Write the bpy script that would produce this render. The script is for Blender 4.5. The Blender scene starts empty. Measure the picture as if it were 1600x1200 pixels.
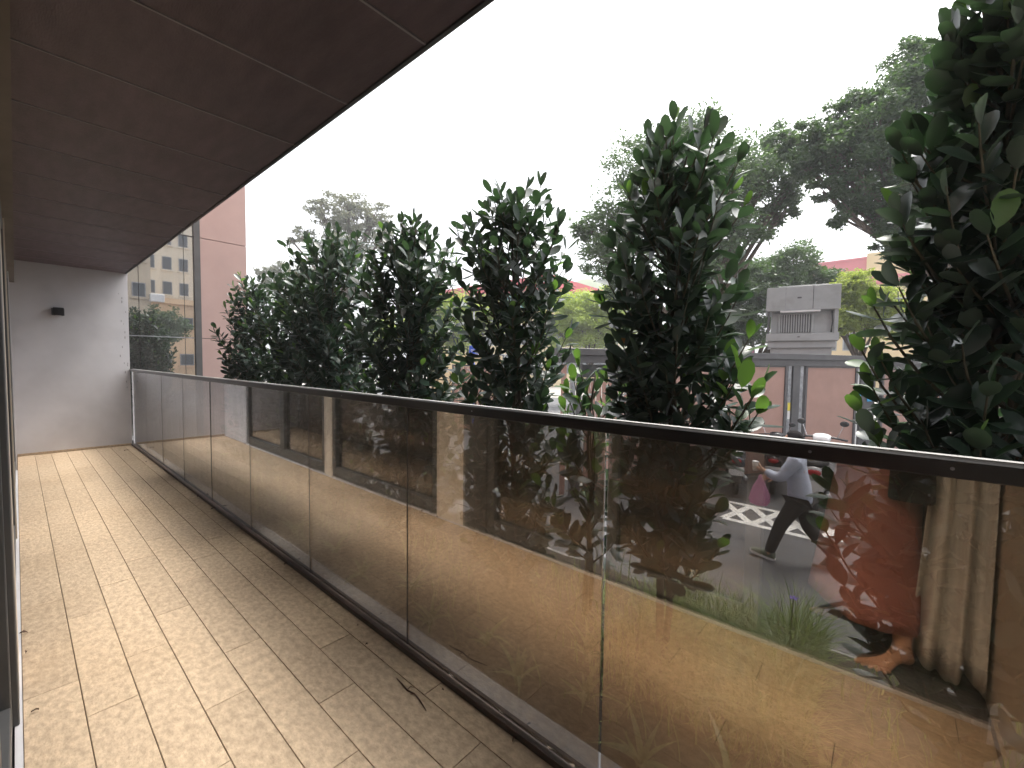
import bpy, bmesh, math, random
import numpy as np
from mathutils import Vector, Matrix, noise
SC = bpy.context.scene
COL = SC.collection
rad = math.radians

# ------------------------------------------------------------------ camera, world, sun, exposure
RC = Matrix(((0.6574741, 0.02784226, -0.75296256), (-0.7533622, 0.04174559, -0.65627944), (0.01316056, 0.99874026, 0.04842195)))
CAM = Vector((0, 0, 1.4))
FP = 676.0
cd = bpy.data.cameras.new('camera'); cam = bpy.data.objects.new('camera', cd); COL.objects.link(cam)
cam.matrix_world = Matrix.Translation(CAM) @ RC.to_4x4()
cd.sensor_width = 36; cd.lens = 36*FP/1600; cd.clip_start = 0.02; cd.clip_end = 3000
SC.camera = cam
SUN_AZ, SUN_EL = 94, 66          # clockwise from +Y
w = bpy.data.worlds.new('World'); SC.world = w; w.use_nodes = True
nt = w.node_tree; nt.nodes.clear()
sky = nt.nodes.new('ShaderNodeTexSky'); sky.sky_type = 'NISHITA'; sky.sun_disc = False
sky.sun_elevation = rad(SUN_EL); sky.sun_rotation = rad(SUN_AZ)
sky.air_density = 1.0; sky.dust_density = 6.0; sky.ozone_density = 0.5
hs = nt.nodes.new('ShaderNodeHueSaturation'); hs.inputs['Saturation'].default_value = 0.22
bg = nt.nodes.new('ShaderNodeBackground'); bg.inputs['Strength'].default_value = 0.15
wo = nt.nodes.new('ShaderNodeOutputWorld')
nt.links.new(sky.outputs[0], hs.inputs['Color']); nt.links.new(hs.outputs[0], bg.inputs[0]); nt.links.new(bg.outputs[0], wo.inputs[0])
sd = bpy.data.lights.new('sun', 'SUN'); sd.energy = 1.0; sd.angle = rad(18); sd.color = (1, .95, .86)
sun = bpy.data.objects.new('sun', sd); COL.objects.link(sun)
sv = Vector((math.sin(rad(SUN_AZ))*math.cos(rad(SUN_EL)), math.cos(rad(SUN_AZ))*math.cos(rad(SUN_EL)), math.sin(rad(SUN_EL))))
sun.rotation_euler = sv.to_track_quat('Z', 'Y').to_euler(); sun.location = sv*30
SC.view_settings.view_transform = 'Standard'; SC.view_settings.look = 'None'
SC.view_settings.exposure = 1.75; SC.view_settings.gamma = 1; SC.view_settings.use_curve_mapping = False
SC.cycles.caustics_reflective = False; SC.cycles.caustics_refractive = False
SC.cycles.max_bounces = 8; SC.cycles.transparent_max_bounces = 24

def at(px, py, D):
    "point D metres deep in front of the lens"
    return CAM + RC @ Vector(((px-800)/FP*D, -(py-600)/FP*D, -D))

# ------------------------------------------------------------------ materials
def mat(name, col=(.5, .5, .5), rough=.6, metal=0, spec=.5, var=0.0, vscale=3.0, stretch=(1, 1, 1), bump=0.0, bscale=40.0,
        col2=None, objvar=0.0, coords='Object', detail=5, blotch=None):
    m = bpy.data.materials.new(name); m.use_nodes = True; n = m.node_tree.nodes; l = m.node_tree.links
    b = n['Principled BSDF']; b.inputs['Roughness'].default_value = rough; b.inputs['Metallic'].default_value = metal
    b.inputs['Specular IOR Level'].default_value = spec
    tc = n.new('ShaderNodeTexCoord'); mp = n.new('ShaderNodeMapping'); mp.inputs['Scale'].default_value = stretch
    l.new(tc.outputs[coords], mp.inputs[0])
    if objvar:
        oj = n.new('ShaderNodeObjectInfo'); va = n.new('ShaderNodeVectorMath'); va.operation = 'MULTIPLY_ADD'
        va.inputs[1].default_value = (37, 53, 0); l.new(oj.outputs['Random'], va.inputs[0]); l.new(tc.outputs[coords], va.inputs[2]); l.new(va.outputs[0], mp.inputs[0])
    c2 = col2 if col2 else tuple(max(0, c*(1-var)) for c in col)
    c1 = tuple(min(1, c*(1+var*.5)) for c in col) if not col2 else col
    nz = n.new('ShaderNodeTexNoise'); nz.inputs['Scale'].default_value = vscale; nz.inputs['Detail'].default_value = detail
    nz.inputs['Roughness'].default_value = .62
    l.new(mp.outputs[0], nz.inputs['Vector'])
    rp = n.new('ShaderNodeValToRGB'); rp.color_ramp.elements[0].position = .34; rp.color_ramp.elements[1].position = .66
    rp.color_ramp.elements[0].color = (*c2, 1); rp.color_ramp.elements[1].color = (*c1, 1)
    l.new(nz.outputs[0], rp.inputs[0]); out = rp.outputs[0]
    if objvar:
        oi = n.new('ShaderNodeObjectInfo'); mr = n.new('ShaderNodeMapRange')
        mr.inputs[3].default_value = 1-objvar; mr.inputs[4].default_value = 1+objvar
        l.new(oi.outputs['Random'], mr.inputs[0])
        mx = n.new('ShaderNodeVectorMath'); mx.operation = 'SCALE'
        l.new(out, mx.inputs[0]); l.new(mr.outputs[0], mx.inputs['Scale']); out = mx.outputs[0]
    if blotch:
        nb = n.new('ShaderNodeTexNoise'); nb.inputs['Scale'].default_value = blotch[0]; nb.inputs['Detail'].default_value = 3
        l.new(tc.outputs[coords], nb.inputs['Vector'])
        r2 = n.new('ShaderNodeValToRGB'); r2.color_ramp.elements[0].position = blotch[1]; r2.color_ramp.elements[1].position = blotch[2]
        r2.color_ramp.elements[0].color = (1, 1, 1, 1); r2.color_ramp.elements[1].color = (*blotch[3], 1)
        l.new(nb.outputs[0], r2.inputs[0])
        mm = n.new('ShaderNodeMix'); mm.data_type = 'RGBA'; mm.blend_type = 'MULTIPLY'; mm.inputs[0].default_value = 1
        l.new(out, mm.inputs[6]); l.new(r2.outputs[0], mm.inputs[7]); out = mm.outputs[2]
    l.new(out, b.inputs['Base Color'])
    if bump:
        nb = n.new('ShaderNodeTexNoise'); nb.inputs['Scale'].default_value = bscale; nb.inputs['Detail'].default_value = 6
        l.new(mp.outputs[0], nb.inputs['Vector'])
        bp = n.new('ShaderNodeBump'); bp.inputs['Strength'].default_value = bump; bp.inputs['Distance'].default_value = .01
        l.new(nb.outputs[0], bp.inputs['Height']); l.new(bp.outputs[0], b.inputs['Normal'])
    return m

def leaf_mat(name, top, under, trans, rough=.32, tmix=.25, objvar=.25, vscale=6., spec=.5):
    m = bpy.data.materials.new(name); m.use_nodes = True; n = m.node_tree.nodes; l = m.node_tree.links
    b = n['Principled BSDF']; o = n['Material Output']; b.inputs['Roughness'].default_value = rough
    b.inputs['Specular IOR Level'].default_value = spec
    g = n.new('ShaderNodeNewGeometry'); mx = n.new('ShaderNodeMix'); mx.data_type = 'RGBA'
    mx.inputs[6].default_value = (*top, 1); mx.inputs[7].default_value = (*under, 1)
    l.new(g.outputs['Backfacing'], mx.inputs[0])
    nz = n.new('ShaderNodeTexNoise'); nz.inputs['Scale'].default_value = vscale; nz.inputs['Detail'].default_value = 3
    tc = n.new('ShaderNodeTexCoord'); l.new(tc.outputs['Object'], nz.inputs['Vector'])
    oi = n.new('ShaderNodeObjectInfo')
    ad = n.new('ShaderNodeMath'); ad.operation = 'ADD'; l.new(nz.outputs[0], ad.inputs[0]); l.new(oi.outputs['Random'], ad.inputs[1])
    mr = n.new('ShaderNodeMapRange'); mr.inputs[1].default_value = .3; mr.inputs[2].default_value = 1.6
    mr.inputs[3].default_value = 1-objvar; mr.inputs[4].default_value = 1+objvar*1.6
    l.new(ad.outputs[0], mr.inputs[0])
    sc = n.new('ShaderNodeVectorMath'); sc.operation = 'SCALE'; l.new(mx.outputs[2], sc.inputs[0]); l.new(mr.outputs[0], sc.inputs['Scale'])
    l.new(sc.outputs[0], b.inputs['Base Color'])
    t = n.new('ShaderNodeBsdfTranslucent'); t.inputs[0].default_value = (*trans, 1)
    ms = n.new('ShaderNodeMixShader'); ms.inputs[0].default_value = tmix
    l.new(b.outputs[0], ms.inputs[1]); l.new(t.outputs[0], ms.inputs[2]); l.new(ms.outputs[0], o.inputs[0])
    return m

def glass_mat(name, tint, refl_n, refl_g, base, gain, dirt=.04, rough=.0):
    "bronze coated glass: transparent body, mirror coat that grows towards grazing, streaky dust"
    m = bpy.data.materials.new(name); m.use_nodes = True; n = m.node_tree.nodes; l = m.node_tree.links
    n.remove(n['Principled BSDF']); o = n['Material Output']
    lw = n.new('ShaderNodeLayerWeight'); lw.inputs['Blend'].default_value = .5
    pw = n.new('ShaderNodeMath'); pw.operation = 'POWER'; pw.inputs[1].default_value = 3; l.new(lw.outputs['Facing'], pw.inputs[0])
    ma = n.new('ShaderNodeMath'); ma.operation = 'MULTIPLY_ADD'; ma.inputs[1].default_value = gain; ma.inputs[2].default_value = base
    l.new(pw.outputs[0], ma.inputs[0])
    tr = n.new('ShaderNodeBsdfTransparent'); tr.inputs[0].default_value = (*tint, 1)
    gl = n.new('ShaderNodeBsdfGlossy'); gl.inputs['Roughness'].default_value = rough
    mc = n.new('ShaderNodeMix'); mc.data_type = 'RGBA'; mc.inputs[6].default_value = (*refl_n, 1); mc.inputs[7].default_value = (*refl_g, 1)
    fm = n.new('ShaderNodeMapRange'); fm.inputs[1].default_value = .25; fm.inputs[2].default_value = .68; l.new(lw.outputs['Facing'], fm.inputs[0]); l.new(fm.outputs[0], mc.inputs[0]); l.new(mc.outputs[2], gl.inputs['Color'])
    ms = n.new('ShaderNodeMixShader'); l.new(ma.outputs[0], ms.inputs[0]); l.new(tr.outputs[0], ms.inputs[1]); l.new(gl.outputs[0], ms.inputs[2])
    df = n.new('ShaderNodeBsdfDiffuse'); df.inputs[0].default_value = (.55, .52, .48, 1)
    tc = n.new('ShaderNodeTexCoord'); mp = n.new('ShaderNodeMapping'); mp.inputs['Scale'].default_value = (8, 8, 1.2)
    l.new(tc.outputs['Object'], mp.inputs[0])
    nz = n.new('ShaderNodeTexNoise'); nz.inputs['Scale'].default_value = 2.2; nz.inputs['Detail'].default_value = 8; nz.inputs['Roughness'].default_value = .7
    l.new(mp.outputs[0], nz.inputs['Vector'])
    mr = n.new('ShaderNodeMapRange'); mr.inputs[1].default_value = .38; mr.inputs[2].default_value = .72
    mr.inputs[3].default_value = dirt*.45; mr.inputs[4].default_value = dirt*2.0; l.new(nz.outputs[0], mr.inputs[0])
    m2 = n.new('ShaderNodeMixShader'); l.new(mr.outputs[0], m2.inputs[0]); l.new(ms.outputs[0], m2.inputs[1]); l.new(df.outputs[0], m2.inputs[2])
    l.new(m2.outputs[0], o.inputs[0])
    return m

M = {}
M['tile'] = mat('tile', (.51, .39, .27), .75, var=.27, vscale=40, stretch=(1, .62, 1), bump=.5, bscale=70, objvar=.085, detail=7, spec=.2, blotch=(1.1, .45, .7, (.93, .91, .88)))
M['grout'] = mat('grout', (.12, .09, .065), .9, var=.3)
M['plaster'] = mat('plaster', (.60, .585, .60), .85, var=.10, vscale=1.3, bump=.08, bscale=60, blotch=(2.0, .50, .75, (.90, .89, .89)))
M['beam'] = mat('beam', (.20, .175, .15), .7, var=.15, vscale=2)
M['plaster_beige'] = mat('plaster_beige', (.68, .60, .50), .8, var=.1, vscale=2, bump=.08)
M['soffit'] = mat('soffit', (.135, .095, .108), .5, var=.22, vscale=14, stretch=(1, .25, 1), bump=.25, bscale=160, objvar=.06)
M['soffit_joint'] = mat('soffit_joint', (.33, .30, .32), .6)
M['rail'] = mat('rail', (.020, .018, .018), .28, metal=0, spec=.6, var=.2, vscale=20)
M['strip'] = mat('strip', (.50, .49, .48), .35, metal=.0, spec=.8, var=.2, vscale=8)
M['channel'] = mat('channel', (.075, .05, .04), .4, var=.35, vscale=12)
M['ledge'] = mat('ledge', (.30, .29, .29), .8, var=.14, vscale=5, bump=.2)
M['soil'] = mat('soil', (.035, .026, .018), .95, var=.5, vscale=14, bump=.9, bscale=50)
M['frame'] = mat('frame', (.095, .095, .095), .4, metal=.0, var=.2)
M['track'] = mat('track', (.30, .29, .30), .35, metal=.7, var=.25, vscale=10)
M['dark_room'] = mat('dark_room', (.05, .04, .035), .8)
M['asphalt'] = mat('asphalt', (.10, .10, .105), .85, var=.3, vscale=1.2, bump=.35, bscale=180, blotch=(.6, .45, .7, (.8, .8, .8)))
M['pavement'] = mat('pavement', (.33, .31, .29), .85, var=.2, vscale=2.0, bump=.2)
M['paint'] = mat('paint', (.75, .75, .72), .7, var=.25, vscale=8)
M['ground'] = mat('ground', (.30, .29, .26), .9, var=.3, vscale=.2)
M['pink_panel'] = mat('pink_panel', (.40, .235, .19), .6, var=.10, vscale=1.5, bump=.05, blotch=(1.6, .5, .8, (.88, .87, .87)))
M['pink_clad'] = mat('pink_clad', (.48, .335, .30), .55, var=.07, vscale=1.2, bump=.05, blotch=(.8, .5, .8, (.92, .92, .92)))
M['dark_metal'] = mat('dark_metal', (.085, .083, .088), .45, metal=.2, var=.2, vscale=4)
M['galv'] = mat('galv', (.33, .34, .36), .45, metal=.5, var=.4, vscale=9)
M['grey_box'] = mat('grey_box', (.36, .37, .375), .5, var=.10, vscale=2, blotch=(3, .5, .75, (.82, .8, .78)))
M['black'] = mat('black', (.012, .012, .013), .4)
M['rubber'] = mat('rubber', (.015, .015, .016), .75)
M['bark'] = mat('bark', (.13, .10, .075), .9, var=.45, vscale=14, stretch=(1, 1, .3), bump=.6, bscale=30)
M['twig'] = mat('twig', (.10, .085, .05), .8, var=.3, vscale=20)
M['deadleaf'] = mat('deadleaf', (.085, .04, .022), .8, var=.4, vscale=50)
M['leaf'] = leaf_mat('leaf', (.021, .041, .028), (.052, .068, .052), (.07, .15, .05), rough=.32, tmix=.17, spec=.34)
M['leaf_new'] = leaf_mat('leaf_new', (.05, .105, .025), (.09, .15, .05), (.18, .36, .05), rough=.34, tmix=.32)
M['leaf_grey'] = leaf_mat('leaf_grey', (.19, .19, .15), (.22, .22, .17), (.2, .2, .1), .6, .2)
M['fruit'] = mat('fruit', (.60, .22, .04), .4, var=.3, vscale=20)
M['fol_mid'] = leaf_mat('fol_mid', (.055, .085, .045), (.075, .11, .055), (.12, .22, .05), .45, .30, vscale=.8, objvar=.35)
M['fol_dark'] = leaf_mat('fol_dark', (.040, .082, .036), (.07, .11, .05), (.14, .27, .05), .42, .25, vscale=.8, objvar=.35)
M['fol_pale'] = leaf_mat('fol_pale', (.16, .17, .13), (.18, .19, .15), (.25, .26, .15), .6, .3, vscale=.4, objvar=.25)
M['fol_lime'] = leaf_mat('fol_lime', (.22, .28, .05), (.24, .30, .08), (.48, .58, .10), .5, .4, vscale=.6, objvar=.4)
M['grass'] = leaf_mat('grass', (.10, .15, .045), (.12, .16, .06), (.25, .33, .08), .5, .35, vscale=8, objvar=.5)
M['strap'] = leaf_mat('strap', (.09, .115, .05), (.12, .14, .07), (.30, .36, .12), .4, .35, vscale=8, objvar=.4)
M['purple'] = mat('purple', (.20, .12, .55), .5)
M['roof_red'] = mat('roof_red', (.55, .085, .10), .6, var=.12, vscale=.5)
M['bld_cream'] = mat('bld_cream', (.62, .50, .30), .8, var=.12, vscale=.4)
M['bld_yellow'] = mat('bld_yellow', (.66, .50, .27), .8, var=.08, vscale=.3)
M['bld_pinkband'] = mat('bld_pinkband', (.58, .16, .18), .7, var=.1, vscale=.5)
M['win_teal'] = mat('win_teal', (.22, .50, .50), .15, var=.4, vscale=.8)
M['win_blue'] = mat('win_blue', (.04, .17, .50), .15, var=.2)
M['win_dark'] = mat('win_dark', (.05, .06, .07), .1)
M['apt'] = mat('apt', (.60, .50, .37), .85, var=.22, vscale=.5, stretch=(1, 1, .3))
M['apt2'] = mat('apt2', (.72, .66, .54), .8, var=.1, vscale=.3)
M['apt3'] = mat('apt3', (.78, .55, .34), .8, var=.1, vscale=.3)
M['hill'] = mat('hill', (.20, .21, .10), .95, var=.5, vscale=.06, col2=(.11, .15, .06), bump=.8, bscale=.3)
M['white'] = mat('white', (.72, .72, .72), .4, var=.06)
M['scooter_white'] = mat('scooter_white', (.70, .70, .70), .22, var=.04)
M['scooter_grey'] = mat('scooter_grey', (.16, .17, .19), .25, var=.05)
M['scooter_black'] = mat('scooter_black', (.02, .02, .022), .22)
M['chrome'] = mat('chrome', (.6, .6, .62), .15, metal=1)
M['red_lens'] = mat('red_lens', (.45, .015, .02), .12)
M['blue_sign'] = mat('blue_sign', (.02, .09, .55), .4)
M['cyan_poster'] = mat('cyan_poster', (.03, .33, .62), .5, var=.3, vscale=6)
M['yellow'] = mat('yellow', (.75, .62, .05), .5)
M['pink_sign'] = mat('pink_sign', (.78, .22, .42), .5, var=.1, vscale=2)
M['shirt'] = mat('shirt', (.58, .63, .76), .8, var=.16, vscale=5, bump=1.0, bscale=9)
M['asphalt'].node_tree.nodes['Principled BSDF'].inputs['Roughness'].default_value = .8
M['trousers'] = mat('trousers', (.030, .027, .027), .85, var=.3, vscale=8, bump=.2, bscale=20)
M['skin'] = mat('skin', (.50, .28, .18), .5, var=.1, vscale=12)
M['skin_tan'] = mat('skin_tan', (.66, .38, .25), .5, var=.14, vscale=14, bump=.12, bscale=60)
M['hair'] = mat('hair', (.012, .010, .010), .8, spec=.08, var=.3, vscale=30, bump=.5, bscale=90)
M['shoe'] = mat('shoe', (.10, .12, .08), .6)
M['skirt'] = mat('skirt', (.46, .185, .155), .85, var=.12, vscale=3, bump=.25, bscale=12)
M['curtain'] = mat('curtain', (.82, .81, .77), .9, var=.12, vscale=70, stretch=(1, 1, .15), bump=.3, bscale=160)
M['knit'] = mat('knit', (.014, .014, .016), .95, var=.5, vscale=60, bump=1.0, bscale=70)
M['cup'] = mat('cup', (.72, .66, .58), .4)
def plastic(name, col, a):
    m = bpy.data.materials.new(name); m.use_nodes = True; n = m.node_tree.nodes; l = m.node_tree.links
    b = n['Principled BSDF']; b.inputs['Base Color'].default_value = (*col, 1); b.inputs['Roughness'].default_value = .3
    t = n.new('ShaderNodeBsdfTransparent'); t.inputs[0].default_value = (col[0]*.5+.5, col[1]*.5+.5, col[2]*.5+.5, 1)
    ms = n.new('ShaderNodeMixShader'); ms.inputs[0].default_value = a
    l.new(t.outputs[0], ms.inputs[1]); l.new(b.outputs[0], ms.inputs[2]); l.new(ms.outputs[0], n['Material Output'].inputs[0]); return m
M['bag'] = plastic('bag', (.85, .42, .66), .62)
M['shield'] = plastic('shield', (.6, .62, .62), .30)
M['rail_glass'] = glass_mat('rail_glass', (.70, .70, .695), (1, .77, .54), (.90, .91, .93), .25, .55, dirt=.055, rough=.0)
M['door_glass'] = glass_mat('door_glass', (.45, .43, .40), (.9, .88, .85), (1, 1, 1), .16, .7, dirt=.02, rough=.01)
M['wing_glass'] = glass_mat('wing_glass', (.25, .28, .32), (.92, .94, .97), (1, 1, 1), .50, .4, dirt=.05, rough=.012)

# ------------------------------------------------------------------ mesh helpers
class MB:
    def __init__(s): s.v = []; s.f = []
    def box(s, a, b, mtx=None):
        x0, y0, z0 = a; x1, y1, z1 = b; i = len(s.v)
        p = [Vector(q) for q in ((x0,y0,z0),(x1,y0,z0),(x1,y1,z0),(x0,y1,z0),(x0,y0,z1),(x1,y0,z1),(x1,y1,z1),(x0,y1,z1))]
        if mtx is not None: p = [mtx @ q for q in p]
        s.v += p
        s.f += [tuple(i+k for k in q) for q in ((0,3,2,1),(4,5,6,7),(0,1,5,4),(1,2,6,5),(2,3,7,6),(3,0,4,7))]
        return s
    def tube(s, pts, rs, n=6, cap=True):
        pts = [Vector(p) for p in pts]
        if not hasattr(rs, '__len__'): rs = [rs]*len(pts)
        base = len(s.v); up = Vector((0.013, .21, 1)).normalized()
        for k, p in enumerate(pts):
            d = (pts[min(k+1, len(pts)-1)] - pts[max(k-1, 0)])
            d = d.normalized() if d.length > 1e-9 else Vector((0, 0, 1))
            u = d.cross(up) if abs(d.dot(up)) < .95 else d.cross(Vector((1, 0, 0)))
            u.normalize(); v = d.cross(u)
            for j in range(n):
                a = 2*math.pi*j/n; s.v.append(p + (u*math.cos(a)+v*math.sin(a))*rs[k])
        for k in range(len(pts)-1):
            for j in range(n):
                a = base+k*n+j; b = base+k*n+(j+1) % n
                s.f.append((a, b, b+n, a+n))
        if cap:
            s.f.append(tuple(base+j for j in range(n))[::-1]); s.f.append(tuple(base+(len(pts)-1)*n+j for j in range(n)))
        return s
    def lathe(s, prof, c=(0, 0, 0), n=16, axis='Z'):
        base = len(s.v); c = Vector(c)
        for r, z in prof:
            for j in range(n):
                a = 2*math.pi*j/n; q = (r*math.cos(a), r*math.sin(a), z)
                if axis == 'Y': q = (q[0], q[2], q[1])
                if axis == 'X': q = (q[2], q[0], q[1])
                s.v.append(c+Vector(q))
        for k in range(len(prof)-1):
            for j in range(n):
                a = base+k*n+j; b = base+k*n+(j+1) % n; s.f.append((a, b, b+n, a+n))
        return s
    def ball(s, c, r, nu=12, nv=8):
        c = Vector(c); r = Vector(r) if hasattr(r, '__len__') else Vector((r, r, r)); base = len(s.v)
        for k in range(nv+1):
            t = math.pi*k/nv
            for j in range(nu):
                a = 2*math.pi*j/nu
                s.v.append(c+Vector((r.x*math.sin(t)*math.cos(a), r.y*math.sin(t)*math.sin(a), r.z*math.cos(t))))
        for k in range(nv):
            for j in range(nu):
                a = base+k*nu+j; b = base+k*nu+(j+1) % nu; s.f.append((a, a+nu, b+nu, b))
        return s
    def loft(s, rings, close=True, cap=True):
        base = len(s.v); n = len(rings[0])
        for r in rings: s.v += [Vector(p) for p in r]
        for k in range(len(rings)-1):
            for j in range(n if close else n-1):
                a = base+k*n+j; b = base+k*n+(j+1) % n; s.f.append((a, b, b+n, a+n))
        if cap and close:
            s.f.append(tuple(base+j for j in range(n))[::-1]); s.f.append(tuple(base+(len(rings)-1)*n+j for j in range(n)))
        return s
    def mesh(s, name, m, smooth=False, bevel=0):
        me = bpy.data.meshes.new(name); me.from_pydata([tuple(v) for v in s.v], [], s.f); me.materials.append(m)
        if smooth: me.polygons.foreach_set('use_smooth', [True]*len(me.polygons))
        bm = bmesh.new(); bm.from_mesh(me); bmesh.ops.recalc_face_normals(bm, faces=bm.faces)
        if bevel: bmesh.ops.bevel(bm, geom=bm.edges[:], offset=bevel, segments=1, affect='EDGES', clamp_overlap=True)
        bm.to_mesh(me); bm.free(); me.update()
        return me
    def build(s, name, m, parent=None, smooth=False, bevel=0, sub=0):
        o = bpy.data.objects.new(name, s.mesh(name, m, smooth, bevel)); COL.objects.link(o); o.parent = parent
        if sub:
            md = o.modifiers.new('sub', 'SUBSURF'); md.levels = sub; md.render_levels = sub
        return o

def tag(o, label=None, cat=None, group=None, kind=None):
    if label: o['label'] = label
    if cat: o['category'] = cat
    if group: o['group'] = group
    if kind: o['kind'] = kind
    return o
def empty(name, loc, label=None, cat=None, group=None, rz=0):
    o = bpy.data.objects.new(name, None); COL.objects.link(o); o.location = loc; o.rotation_euler = (0, 0, rz); o.empty_display_size = .1
    return tag(o, label, cat, group)
def addobj(name, me, parent=None, loc=(0, 0, 0)):
    o = bpy.data.objects.new(name, me); COL.objects.link(o); o.parent = parent; o.location = loc; return o
def copy_tree(o, parent=None):
    c = o.copy(); COL.objects.link(c)
    if parent: c.parent = parent
    for ch in list(o.children): copy_tree(ch, c)
    return c
def npmesh(name, V, F, m, parent=None, smooth=False):
    me = bpy.data.meshes.new(name); V = np.asarray(V, dtype=np.float32); F = np.asarray(F, dtype=np.int32); k = F.shape[1]
    me.vertices.add(len(V)); me.vertices.foreach_set('co', V.ravel())
    me.loops.add(F.size); me.loops.foreach_set('vertex_index', F.ravel())
    me.polygons.add(len(F)); me.polygons.foreach_set('loop_start', np.arange(0, F.size, k, dtype=np.int32))
    me.polygons.foreach_set('loop_total', np.full(len(F), k, dtype=np.int32))
    me.materials.append(m); me.update(calc_edges=True); me.validate()
    if smooth: me.polygons.foreach_set('use_smooth', [True]*len(me.polygons))
    o = bpy.data.objects.new(name, me); COL.objects.link(o); o.parent = parent
    return o

# ------------------------------------------------------------------ ground, street, planter bed
GZ = -1.1
g = MB(); g.v = [Vector(p) for p in ((-400, -400, GZ-.012), (400, -400, GZ-.012), (400, 400, GZ-.012), (-400, 400, GZ-.012))]; g.f = [(0, 1, 2, 3)]
tag(g.build('ground', M['ground']), kind='structure')
g = MB(); g.v = [Vector(p) for p in ((2.9, -40, GZ-.004), (26, -40, GZ-.004), (26, 45, GZ-.004), (2.9, 45, GZ-.004))]; g.f = [(0, 1, 2, 3)]
tag(g.build('street', M['asphalt']), kind='structure')
def road_line(name, a, b, wd, z=GZ+.002):
    a = Vector((a[0], a[1], 0)); b = Vector((b[0], b[1], 0)); d = (b-a).normalized(); n_ = Vector((-d.y, d.x, 0))*wd/2
    g = MB(); g.v = [Vector((p.x, p.y, z)) for p in (a-n_, b-n_, b+n_, a+n_)]; g.f = [(0, 1, 2, 3)]
    return g
def gp(px, py, z=GZ):
    d = RC @ Vector(((px-800)/FP, -(py-600)/FP, -1)); t = (z-CAM.z)/d.z; return CAM+d*t
rm = bpy.data.objects.new('road_marking', None); COL.objects.link(rm); tag(rm, kind='structure')
L1a, L1b = gp(1130, 809), gp(1330, 856)
L2a, L2b = gp(1130, 782), gp(1330, 824)
lines = [(L1a, L1b), (L2a, L2b)]
N = 4
for k in range(N):
    t0, t1 = k/N, (k+1)/N
    lines += [(L2a.lerp(L2b, t0), L1a.lerp(L1b, t1)), (L1a.lerp(L1b, t0), L2a.lerp(L2b, t1))]
lines += [(gp(880, 747), gp(965, 772)), (gp(900, 760), gp(975, 752)), (gp(760, 702), gp(880, 724)), (gp(600, 640), gp(700, 655))]
for k, (a, b) in enumerate(lines):
    road_line('line', a, b, .12, GZ+.002+.0006*k).build('painted_line', M['paint'], rm)

# planter: ledge, soil bed, outer kerb wall
g = MB(); g.box((1.19, -.6, -.35), (1.352, 9.2, -.004)); ob = g.build('planter_ledge', M['ledge']); tag(ob, kind='structure')
g = MB(); g.box((2.72, -3, GZ-.01), (2.80, 9.2, -.09))
tag(g.build('planter_wall', M['ledge']), 'low grey concrete kerb wall holding the planting bed above the street', 'wall')
nx, ny = 14, 90
V = []; F = []
for j in range(ny+1):
    for i in range(nx+1):
        x = 1.353+(2.72-1.353)*i/nx; y = -2.5+11.7*j/ny
        V.append((x, y, -.05+.035*noise.noise((x*3, y*3, 0))+.015*noise.noise((x*11, y*11, 3))))
for j in range(ny):
    for i in range(nx):
        a = j*(nx+1)+i; F.append((a, a+1, a+nx+2, a+nx+1))
tag(npmesh('soil_bed', V, F, M['soil'], smooth=True), kind='structure')

# ------------------------------------------------------------------ balcony: floor and tiles
XF, YE, XR = -.02, 9.15, 1.19
fl = MB().box((XF-.02, -.36, -.3), (XR, YE, -.006)).build('floor', M['grout']); tag(fl, kind='structure')
rng = random.Random(5)
edges = [XF, .143, .30, .457, .615, .775, .933, 1.092, XR]
offs = [1.65, 1.35, 1.68, 1.05, 1.385, 1.70, 1.08, 1.42]
tl = 0
for r in range(8):
    x0, x1 = edges[r]+.0015, edges[r+1]-.0015
    y = offs[r]-.95*3
    while y < YE:
        y0 = max(y+.0014, -.36); y1 = min(y+.95-.0014, YE-.002); y += .95
        if y1-y0 < .02: continue
        b = MB().box((x0, y0, -.010), (x1, y1, rng.uniform(-.0006, .0004)))
        b.build('tile', M['tile'], fl, bevel=.0012); tl += 1

# end wall
g = MB().box((-.3, YE, -.3), (1.2, YE+.22, 2.76))
ew = g.build('end_wall', M['plaster']); tag(ew, 'pale grey plastered wall closing the far end of the balcony', 'wall')
MB().box((XF, YE-.012, .0005), (XR-.002, YE, .034)).build('skirting', M['tile'], ew, bevel=.002)
# paint flakes along the outer edge of the end wall
rng = random.Random(3)
g = MB()
for k in range(16):
    z = .9+1.7*rng.random(); x = 1.08+.09*rng.random(); s = .008+.012*rng.random()
    g.box((x, YE-.003, z), (x+s*.6, YE+.001, z+s*2))
tag(g.build('flake', M['ledge'], ew), kind='stuff')
# near end wall
g = MB().box((-.3, -.58, -.3), (1.2, -.36, 2.76))
nw = g.build('near_end_wall', M['plaster_beige']); tag(nw, 'beige wall closing the near end, mirrored behind the curtain in the glass', 'wall')
MB().box((XF, -.36, .0005), (XR-.002, -.348, .05)).build('skirting', M['tile'], nw)

# wall light
wl = empty('wall_light', (.425, YE, 2.055), 'small black box wall light high on the grey end wall', 'wall light')
MB().box((-.065, -.02, -.05), (.065, -.0, .05)).build('back_plate', M['black'], wl, bevel=.003)
MB().box((-.055, -.135, -.055), (.055, -.02, .055)).build('lamp_body', M['black'], wl, bevel=.004)
MB().lathe([(.0, 0), (.032, 0), (.032, .004)], (0, -.078, -.0605), 16).build('lens', M['white'], wl)

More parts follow.
